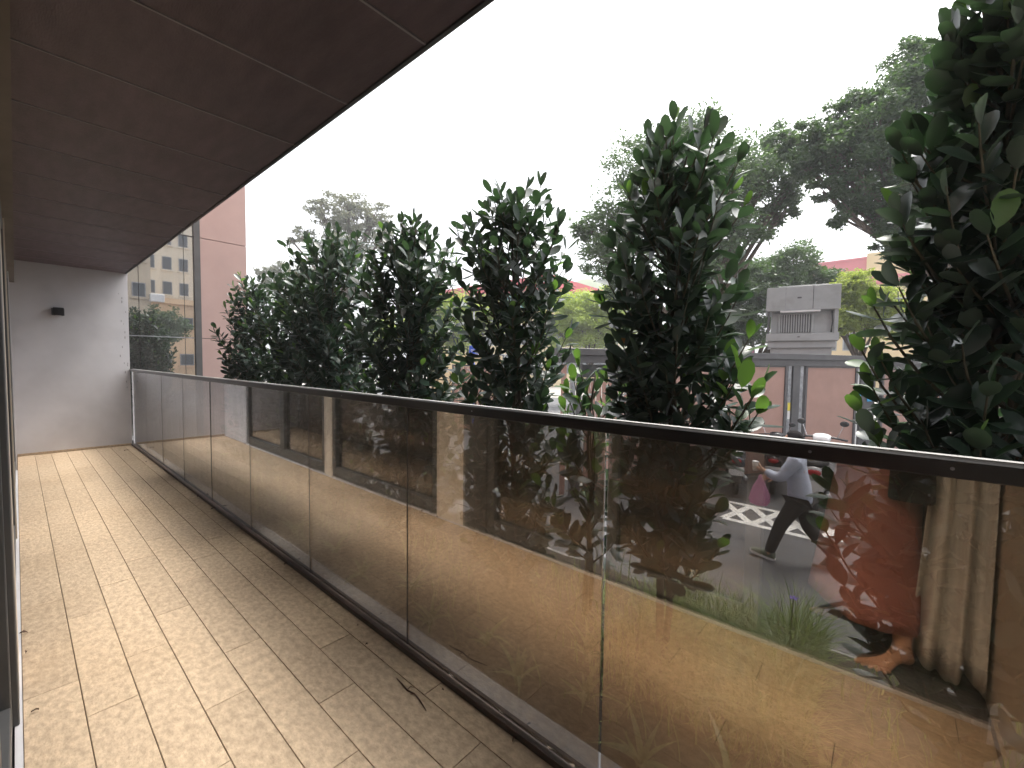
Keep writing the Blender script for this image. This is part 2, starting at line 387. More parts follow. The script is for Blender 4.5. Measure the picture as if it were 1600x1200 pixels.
# ------------------------------------------------------------------ ceiling
cl = MB().box((-5, -3, 2.752), (1.17, 9.4, 3.3)).build('ceiling', M['soffit_joint']); tag(cl, kind='structure')
y = 2.18-.655*4
while y < YE:
    y0 = max(y+.006, -.36); y1 = min(y+.645, YE-.001); y += .655
    if -.3 < y0: MB().box((.02, y0-.010, 2.7285), (1.168, y0-.0005, 2.751)).build('joint_strip', M['soffit_joint'], cl)
    if y1 > y0+.02: MB().box((.02, y0, 2.73), (1.168, y1, 2.751)).build('ceiling_panel', M['soffit'], cl, bevel=.002)
MB().box((1.1705, -3, 2.725), (1.19, 9.4, 3.3)).build('ceiling_edge_trim', M['dark_metal'], cl)
g = MB().box((-5, -3, 3.302), (1.16, 9.4, 9.0)); up = g.build('upper_storeys', M['pink_clad']); tag(up, 'pink clad upper storeys of the building above the balcony', 'building')

# ------------------------------------------------------------------ facade (mirrored in the railing glass)
MB_ = MB().box((-.30, -.36, 2.42), (.018, YE, 2.751)); lt = MB_.build('lintel_beam', M['beam']); tag(lt, 'beige beam above the sliding doors, running under the ceiling at the left edge', 'beam')
g = MB().box((-.28, 2.69, 0), (-.028, 3.04, 2.42)); pl = g.build('wall_pier', M['plaster_beige']); tag(pl, 'beige pier standing between two dark framed sliding doors, mirrored in the glass', 'pier')
g = MB().box((-.28, 8.0, 0), (-.028, YE, 2.42)); pl = g.build('wall_pier', M['plaster']); tag(pl, 'pale grey pier at the left, against the far end wall', 'pier')
g = MB().box((-.28, 4.98, 0), (-.028, 5.17, 2.42)); pl = g.build('wall_pier', M['plaster_beige']); tag(pl, 'narrow pale pier between the two farther sliding doors', 'pier')
def door(y0, y1, xf, label, fw=.075, xb=-.13):
    d = empty('sliding_door', (xf, y0, 0), label, 'sliding door', 'glass sliding doors along the balcony')
    L = y1-y0; dx = xb-xf
    fr = MB().box((dx, 0, .02), (0, fw, 2.4)).box((dx, L-fw, .02), (0, L, 2.4)).box((dx, fw, .02), (-.001, L-fw, .02+fw*1.5)).box((dx, fw, 2.4-fw), (-.001, L-fw, 2.4))
    fr.build('frame', M['frame'], d, bevel=.003)
    MB().box((dx*.5-.004, fw, .02+fw*1.5), (dx*.5+.004, L-fw, 2.4-fw)).build('pane', M['door_glass'], d)
    MB().box((0, L-.05, .95), (.012, L-.03, 1.15)).build('handle', M['black'], d) if xf < -.05 else None
    return d
door(.47, 1.36, -.065, 'dark framed sliding door leaf next to the open doorway, seen mirrored')
door(1.36, 2.42, -.045, 'dark framed sliding door leaf on the near side of the beige pier')
door(3.04, 4.98, -.035, 'wide dark framed glass door just past the beige pier')
door(5.17, 6.5, -.035, 'dark framed glass door past the narrow pale pier')
door(6.5, 8.0, -.035, 'dark framed glass door farthest along the balcony')
MB().box((-.28, 2.42, 0.009), (-.0275, 2.69, 2.419)).build('door_jamb', M['frame'], None, bevel=.003)
jb = bpy.data.objects['door_jamb']; tag(jb, 'dark grey door jamb cutting into the left edge of the picture', 'door jamb')
tk = MB().box((-.30, -.36, -.2), (XF-.021, 8.0, -.012)).build('door_track', M['frame']); tag(tk, 'grooved dark metal threshold of the sliding doors with pale rails', 'door threshold')
for x in (-.06, -.105, -.15, -.195, -.24):
    MB().box((x-.004, -.35, -.012), (x+.004, 7.9, .006)).build('track_rail', M['track'] if x > -.08 else M['frame'], tk)
MB().box((XF-.020, -.36, -.012), (XF-.0005, 8.0, .008)).build('threshold_strip', M['plaster'], tk)
rmx = MB(); rmx.box((-4.5, -.7, -.2), (-.301, 9.3, -.03)).box((-4.6, -.7, -.03), (-4.5, 9.3, 2.6)).box((-4.5, -.7, -.03), (-.301, -.6, 2.6)).box((-4.5, 9.2, -.03), (-.301, 9.3, 2.6)).box((-4.5, -.6, 2.5), (-.301, 9.2, 2.6))
tag(rmx.build('room_behind', M['dark_room']), kind='structure')

# ------------------------------------------------------------------ railing
seams = [-.58, -.40, .662, 1.718, 2.775, 3.84, 4.905, 5.95, 7.02, 8.08, 9.145]
rl = empty('glass_railing', (1.22, 4, 0), 'long balcony railing of mirrored bronze glass under a flat black top rail', 'railing')
GX = 1.2225
rng = random.Random(8)
for a, b in zip(seams[:-1], seams[1:]):
    if b < 0: continue
    L = b-a-.0085; me = MB().box((-.0055, -L/2, 0), (.0055, L/2, 1.166)).mesh('glass_panel', M['rail_glass'], bevel=.0012)
    o = addobj('glass_panel', me, rl, (GX-1.22, (a+b)/2-4, .022)); o.rotation_euler = (rng.uniform(-.0006, .0006)*0, rng.uniform(-.0012, .0012), rng.uniform(-.0035, .0035))
for y in seams[3:-1]:
    o = MB().box((-.0056, -.0026, 0), (.0056, .0026, 1.164)).build('seam_gasket', M['black'], rl); o.location = (GX-1.22, y-4, .023)
g = MB().box((1.192, -.36, 1.187), (1.243, 9.149, 1.224)); o = g.build('top_rail', M['rail'], rl, bevel=.0025); o.location = (-1.22, -4, 0)
g = MB().box((1.19, -.36, -.02), (1.209, 9.149, .024)).box((1.236, -.36, -.02), (1.250, 9.149, .016)).box((1.2092, -.36, -.02), (1.2358, 9.149, .008))
o = g.build('bottom_channel', M['channel'], rl); o.location = (-1.22, -4, 0)
o = MB().box((1.221, -.36, 1.2242), (1.2435, 9.149, 1.2262)).build('edge_strip', M['strip'], rl); o.location = (-1.22, -4, 0)
for y in (0.13, -.10, 1.25, 2.3):
    o = MB().lathe([(0, 0), (.0035, 0), (.0035, .0012), (0, .0014)], (0, 0, 0), 8, 'X').build('screw', M['galv'], rl)
    o.location = (1.1925-.0015-1.22, y-4, 1.206)

# ------------------------------------------------------------------ building wing with pink cladding and glass
YP = 9.45
wg = empty('building_wing', (2.2, YP, GZ), 'pink panelled wing of the building with a tall dark framed window, past the end wall', 'building')
def wbox(name, a, b, m, bevel=0, par=wg):
    a = (a[0]-2.2, a[1]-YP, a[2]-GZ); b = (b[0]-2.2, b[1]-YP, b[2]-GZ); return MB().box(a, b).build(name, m, par, bevel=bevel)
zs = [GZ, -.31, 1.775, 3.575, 5.4, 7.2, 9.0]
for z0, z1 in zip(zs[:-1], zs[1:]):
    wbox('pink_panel', (2.24, YP, z0+.006), (2.985, YP+.04, z1-.006), M['pink_clad'], .003)
    wbox('pink_panel', (2.965, YP+.042, z0+.006), (2.985, YP+6, z1-.006), M['pink_clad'], .003)
wbox('backing_wall', (2.245, YP+.041, GZ), (2.96, YP+6, 9.0), M['dark_metal'])
wbox('window_jamb', (2.145, YP-.02, GZ), (2.238, YP+.12, 9.0), M['frame'])
for z0, z1 in zip(zs[:-1], zs[1:]):
    for x0, x1 in ((1.21, 1.38), (1.38, 2.0), (2.0, 2.145)):
        wbox('window_pane', (x0+.004, YP+.03, z0+.004), (x1-.004, YP+.04, z1-.004), M['wing_glass'])
wbox('transom', (1.205, YP+.012, 1.766), (2.144, YP+.029, 1.782), M['galv'])
wbox('transom', (1.205, YP+.012, 3.568), (2.144, YP+.029, 3.582), M['frame'])
wbox('interior_wall', (-1, YP+1.4, GZ), (2.2, YP+1.5, 9.0), M['dark_room'])

# ------------------------------------------------------------------ fence with pink panels behind the street
P0 = at(1240, 600, 10.0); FD = Vector((.875, -.485, 0)).normalized(); FN = Vector((-.485, -.875, 0)).normalized()
if FN.dot(Vector((P0.x, P0.y, 0))) > 0: FN = -FN
def fs(px):
    "fence coordinate seen at photo column px"
    d = RC @ Vector(((px-800)/FP, 0.04, -1)); a, b = d.x, d.y
    den = FD.x*b-FD.y*a
    return -(P0.x*b-P0.y*a)/den
ang = math.atan2(FD.y, FD.x)
FT = 1.69-GZ
fn = empty('hoarding_fence', (P0.x, P0.y, GZ), 'long fence of flat pink panels in dark grey frames under a heavy grey cap', 'fence', rz=ang)
# local axes: x along the fence, y away from the street (or towards)
away = Matrix.Rotation(-ang, 3, 'Z') @ (-FN); sy = 1 if away.y > 0 else -1
def fbox(name, x0, x1, z0, z1, y0, y1, m, bevel=0.0):
    ya, yb = sorted((sy*y0, sy*y1)); return MB().box((x0, ya, z0), (x1, yb, z1)).build(name, m, fn, bevel=bevel)
sL, sR = fs(878), fs(1640)
fbox('cap', sL-.1, fs(1345), FT-.13, FT, -.10, .16, M['dark_metal'], .006)
fbox('cap_fascia', sL-.06, fs(1345)-.03, FT-.27, FT-.131, -.05, .12, M['dark_metal'], .004)
fbox('cap', fs(1347), sR, FT-.19, FT-.06, -.10, .16, M['dark_metal'], .006)
fbox('cap_fascia', fs(1349), sR, FT-.31, FT-.191, -.05, .12, M['dark_metal'], .004)
def fpanel(p0, p1, top=FT-.271, m='pink_panel'):
    a, b = fs(p0), fs(p1)
    fbox('frame_post', a-.07, a, 0, top, -.02, .06, M['dark_metal'], .003)
    fbox('frame_post', b, b+.07, 0, top, -.02, .06, M['dark_metal'], .003)
    fbox('fence_panel', a+.001, b-.001, .1, top-.035, .005, .035, M[m])
    fbox('frame_rail', a+.001, b-.001, top-.034, top, -.01, .05, M['dark_metal'])
    fbox('frame_rail', a+.001, b-.001, .03, .099, -.01, .05, M['dark_metal'])
fpanel(1262, 1337); fpanel(1128, 1227); fpanel(1020, 1110)
fpanel(1382, 1470, FT-.311); fpanel(1490, 1600, FT-.311)
fbox('steel_strip', fs(1232.5), fs(1237.5), 0, FT-.275, .0, .03, M['galv'])
fbox('steel_strip', fs(1250.5), fs(1256), 0, FT-.275, .0, .03, M['galv'])
fbox('fence_post', fs(1238.5), fs(1249.5), 0, FT-.275, -.03, .08, M['dark_metal'], .004)
fbox('sticker', fs(1233.2), fs(1237.2), FT-1.30, FT-1.12, -.004, -.001, M['yellow'])
fbox('sticker', fs(1233.2), fs(1237.2), FT-1.50, FT-1.31, -.004, -.001, M['white'])
fbox('steel_strip', fs(1343), fs(1345), 0, FT-.3, .1, .12, M['white'])
fbox('steel_strip', fs(1348.5), fs(1350.5), 0, FT-.3, .1, .12, M['white'])
for k in range(7): fbox('rung', fs(1345)+.003, fs(1348.5)-.003, FT-.55-k*.3, FT-.52-k*.3, .1, .12, M['white'])
fbox('poster', fs(1341), fs(1352), FT-1.25, FT-.75, .06, .07, M['cyan_poster'])
fbox('poster', fs(1362), fs(1370), FT-1.15, FT-.85, .06, .07, M['cyan_poster'])
fbox('fence_post', fs(1353), fs(1375), 0, FT-.315, .08, .16, M['dark_metal'])
# left stretch: open bay then slatted boards
fbox('fence_post', fs(893), fs(899), 0, FT-.28, -.02, .06, M['galv'])
fbox('fence_post', fs(903), fs(909), 0, FT-.28, -.02, .06, M['dark_metal'])
fbox('frame_rail', fs(909)+.002, fs(1010), FT-.62, FT-.56, .0, .05, M['dark_metal'])
fbox('fence_post', fs(1010)+.001, fs(1016), 0, FT-.28, -.02, .06, M['dark_metal'])
a = fs(878); k = 0
while a < fs(1008):
    inside = a > fs(909)
    if not (fs(889) < a+.1 and a < fs(909)):
        fbox('board', a, a+.105, .05, FT-.63 if inside else FT-.3, .01, .03, M['pink_panel'], .002)
    a += .125
fbox('bay_shade_sheet', fs(912), fs(1008), FT-.55, FT-.30, .14, .15, M['win_dark'])  # dark sheet standing in for the shade inside the open bay

# grey equipment cabinet rising behind the fence
kb = at(1248, 553, 13.2)
kc = empty('equipment_cabinet', (kb.x, kb.y, GZ), 'pale grey metal equipment cabinet with a louvred front rising above the pink fence', 'cabinet', rz=-rad(79))
U = 13.2/FP
z0 = kb.z-GZ
def kbox(name, x0, x1, y0, y1, za, zb, m='grey_box', bevel=.008): return MB().box((x0*U, min(y0, y1)*sy, za) if sy > 0 else (x0*U, -y1, za), (x1*U, y1, zb) if sy > 0 else (x1*U, -y0, zb)).build(name, M[m], kc, bevel=bevel)
kbox('plinth', -38, 38, -.62, .62, 0, z0+.16)
kbox('plinth', -42, 42, -.70, .70, z0+.161, z0+.36)
kbox('skirt_ledge', -45, 45, -.78, .78, z0+.361, z0+.58)
kbox('core_box', -39, 39, -.50, .62, z0+.581, z0+1.24)
for k in range(12): kbox('louvre', -26+k*3.15, -24.4+k*3.15, -.56, -.501, z0+.62, z0+1.15, 'grey_box', .002)
kbox('louvre_gap_shade', -26.9, 11.9, -.5055, -.5008, z0+.62, z0+1.15, 'dark_metal', 0)  # dark sheet added to deepen the shade in the gaps between louvres
kbox('louvre_frame', -30, -27, -.57, -.501, z0+.6, z0+1.18)
kbox('louvre_frame', 12, 15, -.57, -.501, z0+.6, z0+1.18)
kbox('corner_post', -44, -41, -.72, -.60, z0+.581, z0+1.24, 'dark_metal')
kbox('corner_post', 38.5, 43.5, -.74, -.56, z0+.581, z0+1.24)
kbox('hood', -46.5, 45, -.80, .80, z0+1.241, z0+1.93)
kbox('hood_cover', -30, 32, -.5, .6, z0+1.931, z0+2.0)
kbox('seam_strip', 12, 12.8, -.806, -.801, z0+1.27, z0+1.91, 'dark_metal', 0)
kbox('seam_strip', -22, -21.4, -.806, -.801, z0+1.27, z0+1.91, 'galv', 0)
kbox('latch', -7, -2, -.83, -.801, z0+1.58, z0+1.62, 'dark_metal', .003)
kbox('latch', -5, -2, -.80, -.781, z0+.46, z0+.49, 'dark_metal', .003)
kbox('hood_lip', -28, 22, -.79, -.52, z0+1.19, z0+1.2405, 'white', .003)
for xx in (-42.5, 36):
    MB().tube([(xx*U, -sy*.66, z0+1.2), ((xx+1)*U, -sy*.70, z0+.9), (xx*U, -sy*.66, z0+.6)], .018, 6).build('cable', M['black'], kc, smooth=True)

# pink signboard
pk = at(1139, 549, 16)
ps = empty('pink_signboard', (pk.x, pk.y, GZ), 'bright pink signboard whose top edge just clears the fence', 'signboard', rz=ang)
MB().box((-1.2, -.03, 2.35), (1.2, .03, pk.z-GZ+.12)).build('board', M['pink_sign'], ps)
MB().box((-1.2, -.02, 0), (-1.12, .02, 2.35)).box((1.12, -.02, 0), (1.2, .02, 2.35)).build('post', M['galv'], ps)
# blue sign on a pole
bp = at(740, 549, 14)
bs = empty('pole_sign', (bp.x, bp.y, GZ), 'small blue sign on a thin pale pole between two clipped shrubs', 'street sign', rz=-rad(48.9))
MB().tube([(0, 0, 0), (0, 0, 5.5)], [.03, .022], 8).build('pole', M['galv'], bs, smooth=True)
MB().box((-.14, -.05, bp.z-GZ-.18), (.14, -.035, bp.z-GZ+.18)).build('sign_plate', M['blue_sign'], bs, bevel=.003)
for k, (a, b, c) in enumerate(((-.09, .09, .03), (-.07, .07, -.02), (-.1, .1, -.1))):
    MB().box((a, -.054, bp.z-GZ+c), (b, -.0501, bp.z-GZ+c+.02)).build('printed_line', M['white'], bs)
MB().tube([(0, 0, .5), (0, 0, 2.5)], .036, 8).build('pole_sleeve', M['blue_sign'], bs, smooth=True)
# slatted gate and pillar beyond
gt = at(742, 610, 15.5)
gg = empty('slatted_gate', (gt.x, gt.y, GZ), 'brown gate of upright slats beyond the street, below the blue sign', 'gate', rz=-rad(50))
for k in range(9): MB().box((-.75+k*.17, -.02, .1), (-.6+k*.17, .02, 2.35)).build('slat', M['pink_panel'], gg)
MB().box((-.82, -.03, 0), (-.76, .03, 2.42)).box((.78, -.03, 0), (.84, .03, 2.42)).box((-.76, -.03, 2.36), (.78, .03, 2.42)).build('gate_frame', M['dark_metal'], gg)
gq = at(722, 610, 17)
g = MB().box((gq.x-1.4, gq.y-.3, GZ), (gq.x+2.0, gq.y+.2, 1.7)); tag(g.build('boundary_wall', M['bld_cream']), 'cream boundary wall behind the slatted gate', 'wall')

# ------------------------------------------------------------------ far buildings
rb = empty('hall_building', (36.2, 26.9, GZ), 'cream hall with a red roof edge and a band of teal and blue windows', 'building')
def rbox(name, a, b, m, bev=0, par=None): return MB().box((a[0]-36.2, a[1]-26.9, a[2]-GZ), (b[0]-36.2, b[1]-26.9, b[2]-GZ)).build(name, M[m], par or rb, bevel=bev)
rbox('wall', (36.6, 27.3, GZ), (53, 44, 9.2), 'bld_cream')
rf = MB(); A = [(-1, -1, 10.3), (18, -1, 10.3), (18, 19, 10.3), (-1, 19, 10.3), (-1, -1, 11.4), (18, -1, 11.1), (18, 19, 11.1), (-1, 19, 11.4), (6, 8, 13.2), (11, 8, 13.2)]
rf.v = [Vector(p) for p in A]; rf.f = [(0, 3, 2, 1), (0, 1, 5, 4), (1, 2, 6, 5), (2, 3, 7, 6), (3, 0, 4, 7), (4, 5, 9, 8), (5, 6, 9), (6, 7, 8, 9), (7, 4, 8)]
rf.build('roof', M['roof_red'], rb)
rng = random.Random(2)
for zb, zt in ((7.3, 9.1), (3.4, 5.6), (.3, 2.4)):
    for k in range(16):
        x = 36.9+k*.98
        f_ = rbox('window', (x, 27.2, zb), (x+.9, 27.299, zt), 'white' if zb > 7 else 'galv')
        rbox('pane', (x+.06, 27.17, zb+.06), (x+.84, 27.199, zt-.06), 'win_blue' if (zb > 7 and k in (3, 4, 7, 12)) else ('win_teal' if zb > 7 else 'win_dark'), par=f_)
    for k in range(15):
        yy = 27.7+k*1.05
        f_ = rbox('window', (36.5, yy, zb), (36.599, yy+.95, zt), 'white')
        rbox('pane', (36.47, yy+.06, zb+.06), (36.499, yy+.89, zt-.06), 'win_teal' if zb > 7 else 'win_dark', par=f_)
rbox('balcony_slab', (36.6, 26.5, 6.5), (53, 27.19, 6.8), 'bld_yellow')

yb0, yb1 = at(1270, 560, 46), at(1440, 560, 40)
dY = (yb1-yb0); dY.z = 0; Ly = dY.length; ay = math.atan2(dY.y, dY.x)
yb = empty('school_block', (yb0.x, yb0.y, GZ), 'yellow block with red parapet bands behind the trees on the right', 'building', rz=ay)
def ybox(name, a, b, m): return MB().box(a, b).build(name, M[m], yb)
def zz(py, D): return CAM.z+(575-py)/FP*D-GZ
ybox('wall', (0, 0, 0), (Ly*.5, 8, zz(425, 43)), 'bld_yellow')
ybox('parapet', (-.4, -.5, zz(424, 43)), (Ly*.49, 8, zz(408, 43)), 'bld_pinkband')
ybox('parapet_top', (-.5, -.6, zz(407.9, 43)), (Ly*.492, 8, zz(405, 43)), 'bld_pinkband')
ybox('band', (-.1, -.3, zz(447, 43)), (Ly*.49, -.01, zz(441, 43)), 'apt2')
ybox('wall', (Ly*.5+.01, -1.2, 0), (Ly*1.1, 8, zz(394, 41)), 'bld_yellow')
ybox('band', (Ly*.55, -1.6, zz(444, 41)), (Ly*.95, -1.21, zz(432, 41)), 'bld_pinkband')
for zb in (1.0, 4.2):
    for k in range(6):
        o = ybox('window', (.6+k*1.9, -.1, zb), (2.0+k*1.9, -.02, zb+1.8), 'galv'); 
        p = MB().box((.7+k*1.9, -.14, zb+.1), (1.9+k*1.9, -.101, zb+1.7)).build('pane', M['win_dark'], o)

# buildings behind the viewer, mirrored in the window of the wing
def block(name, x0, x1, y, z1, m, label, nxw, nzw, ww, wh, par_cat='building', zs0=1.0, depth=8, ac=False):
    b = empty(name, (x0, y, GZ), label, par_cat)
    MB().box((0, -depth, 0), (x1-x0, 0, z1-GZ)).build('wall', M[m], b)
    MB().box((-.2, -depth-.2, z1-GZ+.001), (x1-x0+.2, .25, z1-GZ+.4)).build('cornice', M[m], b)
    px = (x1-x0)/nxw; pz = (z1-GZ-zs0)/nzw
    wm = MB().box((0, 0, 0), (ww, .06, wh)).mesh('window', M['galv']); pm = MB().box((.06, .061, .06), (ww-.06, .08, wh-.06)).mesh('pane', M['win_dark'])
    sl = MB().box((-.1, .0, -.12), (ww+.1, .16, -.001)).mesh('sill', M[m])
    for i in range(nxw):
        for j in range(nzw):
            o = addobj('window', wm, b, ((i+.5)*px-ww/2, 0, zs0+j*pz+.5*(pz-wh))); addobj('pane', pm, o); addobj('sill', sl, o)
            if ac and (i+j) % 3 == 0: addobj('air_conditioner', ACM, b, ((i+.5)*px+ww/2+.2, 0, zs0+j*pz+.2*(pz)))
    return b
ACM = MB().box((0, 0, 0), (.8, .35, .55)).mesh('air_conditioner', M['white'], bevel=.03)
block('old_apartment', 3.8, 6.5, -21, 12.5, 'apt', 'old tan apartment house mirrored at the left of the tall window', 2, 5, .75, 1.0, ac=True)
b = block('apartment_tower', 7.9, 17, -34, 26, 'apt2', 'pale cream apartment tower mirrored high in the tall window', 7, 11, .75, 1.25)
block('peach_house', 6.8, 12.5, -23, 5.6, 'apt3', 'peach painted low house mirrored below the pale tower', 4, 2, .9, .9)

# hill
V = []; F = []; hx, hy = 60, 14
for j in range(hy+1):
    for i in range(hx+1):
        az = rad(-20+150*i/hx); d = 170+8*j; t = j/hy
        z = GZ+34*math.sin(math.pi*min(1, t*.9))*(.7+.35*noise.noise((i*.13, 0, 1))) + 2.2*noise.noise((i*.6, j*.6, 5))
        V.append((d*math.sin(az), d*math.cos(az), z if j else GZ-1))
for j in range(hy):
    for i in range(hx):
        a = j*(hx+1)+i; F.append((a, a+1, a+hx+2, a+hx+1))
# tag(npmesh('hill', V, F, M['hill'], smooth=True), kind='structure')
V = []; F = []
hc = at(880, 560, 170)
for j in range(25):
    for i in range(41):
        x = (i-20)/20*60; y = (j-12)/12*40
        r = math.sqrt((x/60)**2+(y/40)**2); z = 34*max(0, math.cos(min(1, r)*math.pi/2))**1.2*(1+.25*noise.noise((x*.03, y*.03, 0)))+1.6*noise.noise((x*.2, y*.2, 2))-1.5
        V.append((hc.x+x*.67-y*.74, hc.y-x*.74-y*.67, GZ+z))
for j in range(24):
    for i in range(40):
        a = j*41+i; F.append((a, a+1, a+42, a+41))
tag(npmesh('hill', V, F, M['hill'], smooth=True), kind='structure')

# ------------------------------------------------------------------ trees beyond the street
def tree(label, base, trunk_r, blobs, mname, leaf, n, seed, name='broadleaf_tree', flat=1.0, group=None, aspect=.45, cl=.46):
    """blobs: (centre, radius). Limbs run from the trunk to every blob, sub-limbs to the leaf clumps."""
    rs = np.random.RandomState(seed); rnd = random.Random(seed)
    root = empty(name, base, label, 'tree', group); base = Vector(base)
    C = [Vector(c)-base for c, r in blobs]; R_ = [r for c, r in blobs]
    cen = sum(C, Vector())/len(C); fork = Vector((cen.x*.35, cen.y*.35, max(1.5, min(c.z-r for c, r in zip(C, R_))*.75)))
    t = MB(); mid = fork*.5+Vector((rnd.uniform(-.15, .15), rnd.uniform(-.15, .15), 0))
    t.tube([(0, 0, -.05), mid*.3, mid, fork], [trunk_r*1.35, trunk_r*1.05, trunk_r*.95, trunk_r*.8], 10); t.build('trunk', M['bark'], root, smooth=True)
    lb = MB(); verts = []; tot = sum(r**2 for r in R_)
    for c, r in zip(C, R_):
        m1 = fork.lerp(c, .5)+Vector((rnd.uniform(-.2, .2)*r, rnd.uniform(-.2, .2)*r, .12*r))
        lb.tube([fork, m1, c], [trunk_r*.55, trunk_r*.35, trunk_r*.18], 6)
        ncl = max(6, int(34*r**2/(tot/len(R_))))
        for k in range(ncl):
            d = Vector((rnd.gauss(0, 1), rnd.gauss(0, 1), rnd.gauss(0, 1)*.9)).normalized()
            q = c+Vector((d.x*r, d.y*r, d.z*r*flat))*rnd.uniform(.35, 1.0)
            if k % 2 == 0: lb.tube([m1.lerp(c, rnd.random()), c.lerp(q, .5)+Vector((0, 0, .05*r)), q], [trunk_r*.14, trunk_r*.09, trunk_r*.04], 4, cap=False)
            nl = int(n*r*r/tot/ncl); s = cl*r*rnd.uniform(.6, 1.15)
            P = rs.normal(0, 1, (nl, 3)); P /= (np.linalg.norm(P, axis=1, keepdims=True)+1e-6); P *= (rs.rand(nl, 1)**.45)*s; P[:, 2] *= .62*flat
            verts.append(P+np.array(q))
    lb.build('limbs', M['bark'], root, smooth=True)
    P = np.concatenate(verts); nl = len(P)
    d = rs.normal(0, 1, (nl, 3)); d[:, 2] = d[:, 2]*.6-.15; d /= np.linalg.norm(d, axis=1, keepdims=True)
    u = rs.normal(0, 1, (nl, 3)); u = np.cross(d, u); u /= np.linalg.norm(u, axis=1, keepdims=True)
    L = leaf*(.6+.8*rs.rand(nl, 1)); W = L*aspect*.5
    a = P; b = P+d*L*.45+u*W; c = P+d*L; e = P+d*L*.45-u*W
    V = np.stack([a, b, c, e], 1).reshape(-1, 3); F = np.arange(nl*4).reshape(-1, 4)
    o = npmesh('crown', V, F, M[mname], root)
    return root
def bl(*L): return [(at(px, py, D), rp/FP*D) for px, py, D, rp in L]
def gb(px, D):
    p = at(px, 575, D); return (p.x, p.y, GZ)
tree('big feathery grey green tree rising behind the tallest middle shrub', gb(1075, 13), .22,
     bl((960, 345, 13, 52), (945, 400, 13, 42), (1010, 260, 13.5, 60), (1075, 235, 13, 62), (1130, 285, 13.5, 70), (1190, 270, 13.5, 52), (1215, 225, 13.8, 34), (1060, 360, 13.2, 85), (1150, 370, 13, 50), (985, 440, 13, 45), (1200, 320, 14, 30), (925, 360, 13.2, 28), (1235, 285, 13.2, 32), (1220, 330, 13.2, 24)),
     'fol_mid', .115, 62000, 11)
tree('dark dense tree leaning in over the street at the upper right', gb(1610, 10.5), .15,
     bl((1300, 245, 11, 48), (1350, 215, 11, 62), (1400, 170, 11, 58), (1380, 280, 11, 62), (1450, 130, 11, 50), (1460, 240, 11, 80), (1260, 265, 11.3, 30), (1540, 140, 11, 80), (1420, 345, 10.6, 46), (1520, 270, 10.8, 90), (1590, 80, 11, 60), (1285, 300, 11.2, 26), (1245, 225, 11.5, 28), (1390, 385, 10.8, 26), (1365, 330, 11, 28), (1405, 320, 11, 34), (1340, 290, 11, 34), (1395, 360, 10.8, 26), (1275, 225, 11.2, 40), (1315, 330, 11, 26), (1340, 165, 11, 40), (1430, 95, 11, 44)),
     'fol_dark', .10, 105000, 12, cl=.38)
tree('grey green tree directly left of the grey cabinet', gb(1165, 17), .17,
     bl((1190, 440, 17, 52), (1230, 415, 17, 38), (1150, 470, 17, 45), (1165, 510, 16.5, 42), (1265, 430, 17.5, 30), (1120, 440, 17, 44), (1290, 445, 17.5, 30), (1120, 490, 17, 40), (1275, 470, 17.5, 34)),
     'fol_mid', .13, 50000, 13)
tree('small yellow green tree directly right of the grey cabinet', gb(1345, 15), .09,
     bl((1335, 450, 15, 30), (1365, 470, 15, 28), (1315, 480, 15, 26), (1345, 495, 15, 38), (1310, 510, 15, 22), (1375, 505, 15, 28), (1330, 455, 15, 30), (1395, 475, 15, 30), (1300, 500, 15, 28)),
     'fol_lime', .10, 34000, 14)
tree('wide pale feathery tree behind the second shrub, farthest from the street', gb(545, 30), .3,
     bl((500, 325, 30, 26), (545, 318, 30, 34), (585, 335, 30, 30), (560, 350, 30, 40), (520, 345, 30, 26), (475, 365, 30, 22), (600, 365, 30, 26), (540, 385, 30, 50), (455, 375, 30, 12)),
     'fol_pale', .20, 11000, 15, flat=.6, cl=.3)
tree('low pale tree beside the pink wing at the left', gb(425, 34), .2, bl((410, 425, 34, 14), (435, 420, 34, 20), (455, 435, 34, 24), (430, 445, 34, 24), (480, 430, 34, 24)), 'fol_pale', .20, 5000, 16, flat=.6, cl=.3)
tree('sunlit yellow green tree in front of the red roofed hall', gb(920, 26), .16,
     bl((890, 482, 26, 32), (925, 477, 26, 34), (960, 478, 26, 34), (910, 512, 26, 36), (945, 515, 26, 36), (875, 520, 26, 26), (985, 500, 26, 34)), 'fol_lime', .17, 34000, 17)
tree('yellow green tree behind the blue pole sign', gb(715, 26), .16,
     bl((705, 485, 26, 32), (735, 490, 26, 34), (715, 520, 26, 34), (750, 480, 26, 28), (690, 515, 26, 28), (780, 500, 26, 32), (600, 520, 26, 34), (650, 520, 26, 34)), 'fol_lime', .17, 34000, 18)
tree('round green tree behind the viewer, mirrored between the buildings', (5.6, -12, GZ), .12, [(Vector((5.6, -12, 3.7)), .8), (Vector((6.1, -12.3, 3.1)), .8), (Vector((5.1, -11.8, 2.7)), .8)], 'fol_mid', .16, 5000, 19)
tree('dense tree far right behind the last shrub', gb(1600, 15), .2, bl((1480, 430, 15, 50), (1550, 400, 15, 60), (1600, 460, 15, 60), (1500, 500, 15, 40)), 'fol_mid', .13, 22000, 20)
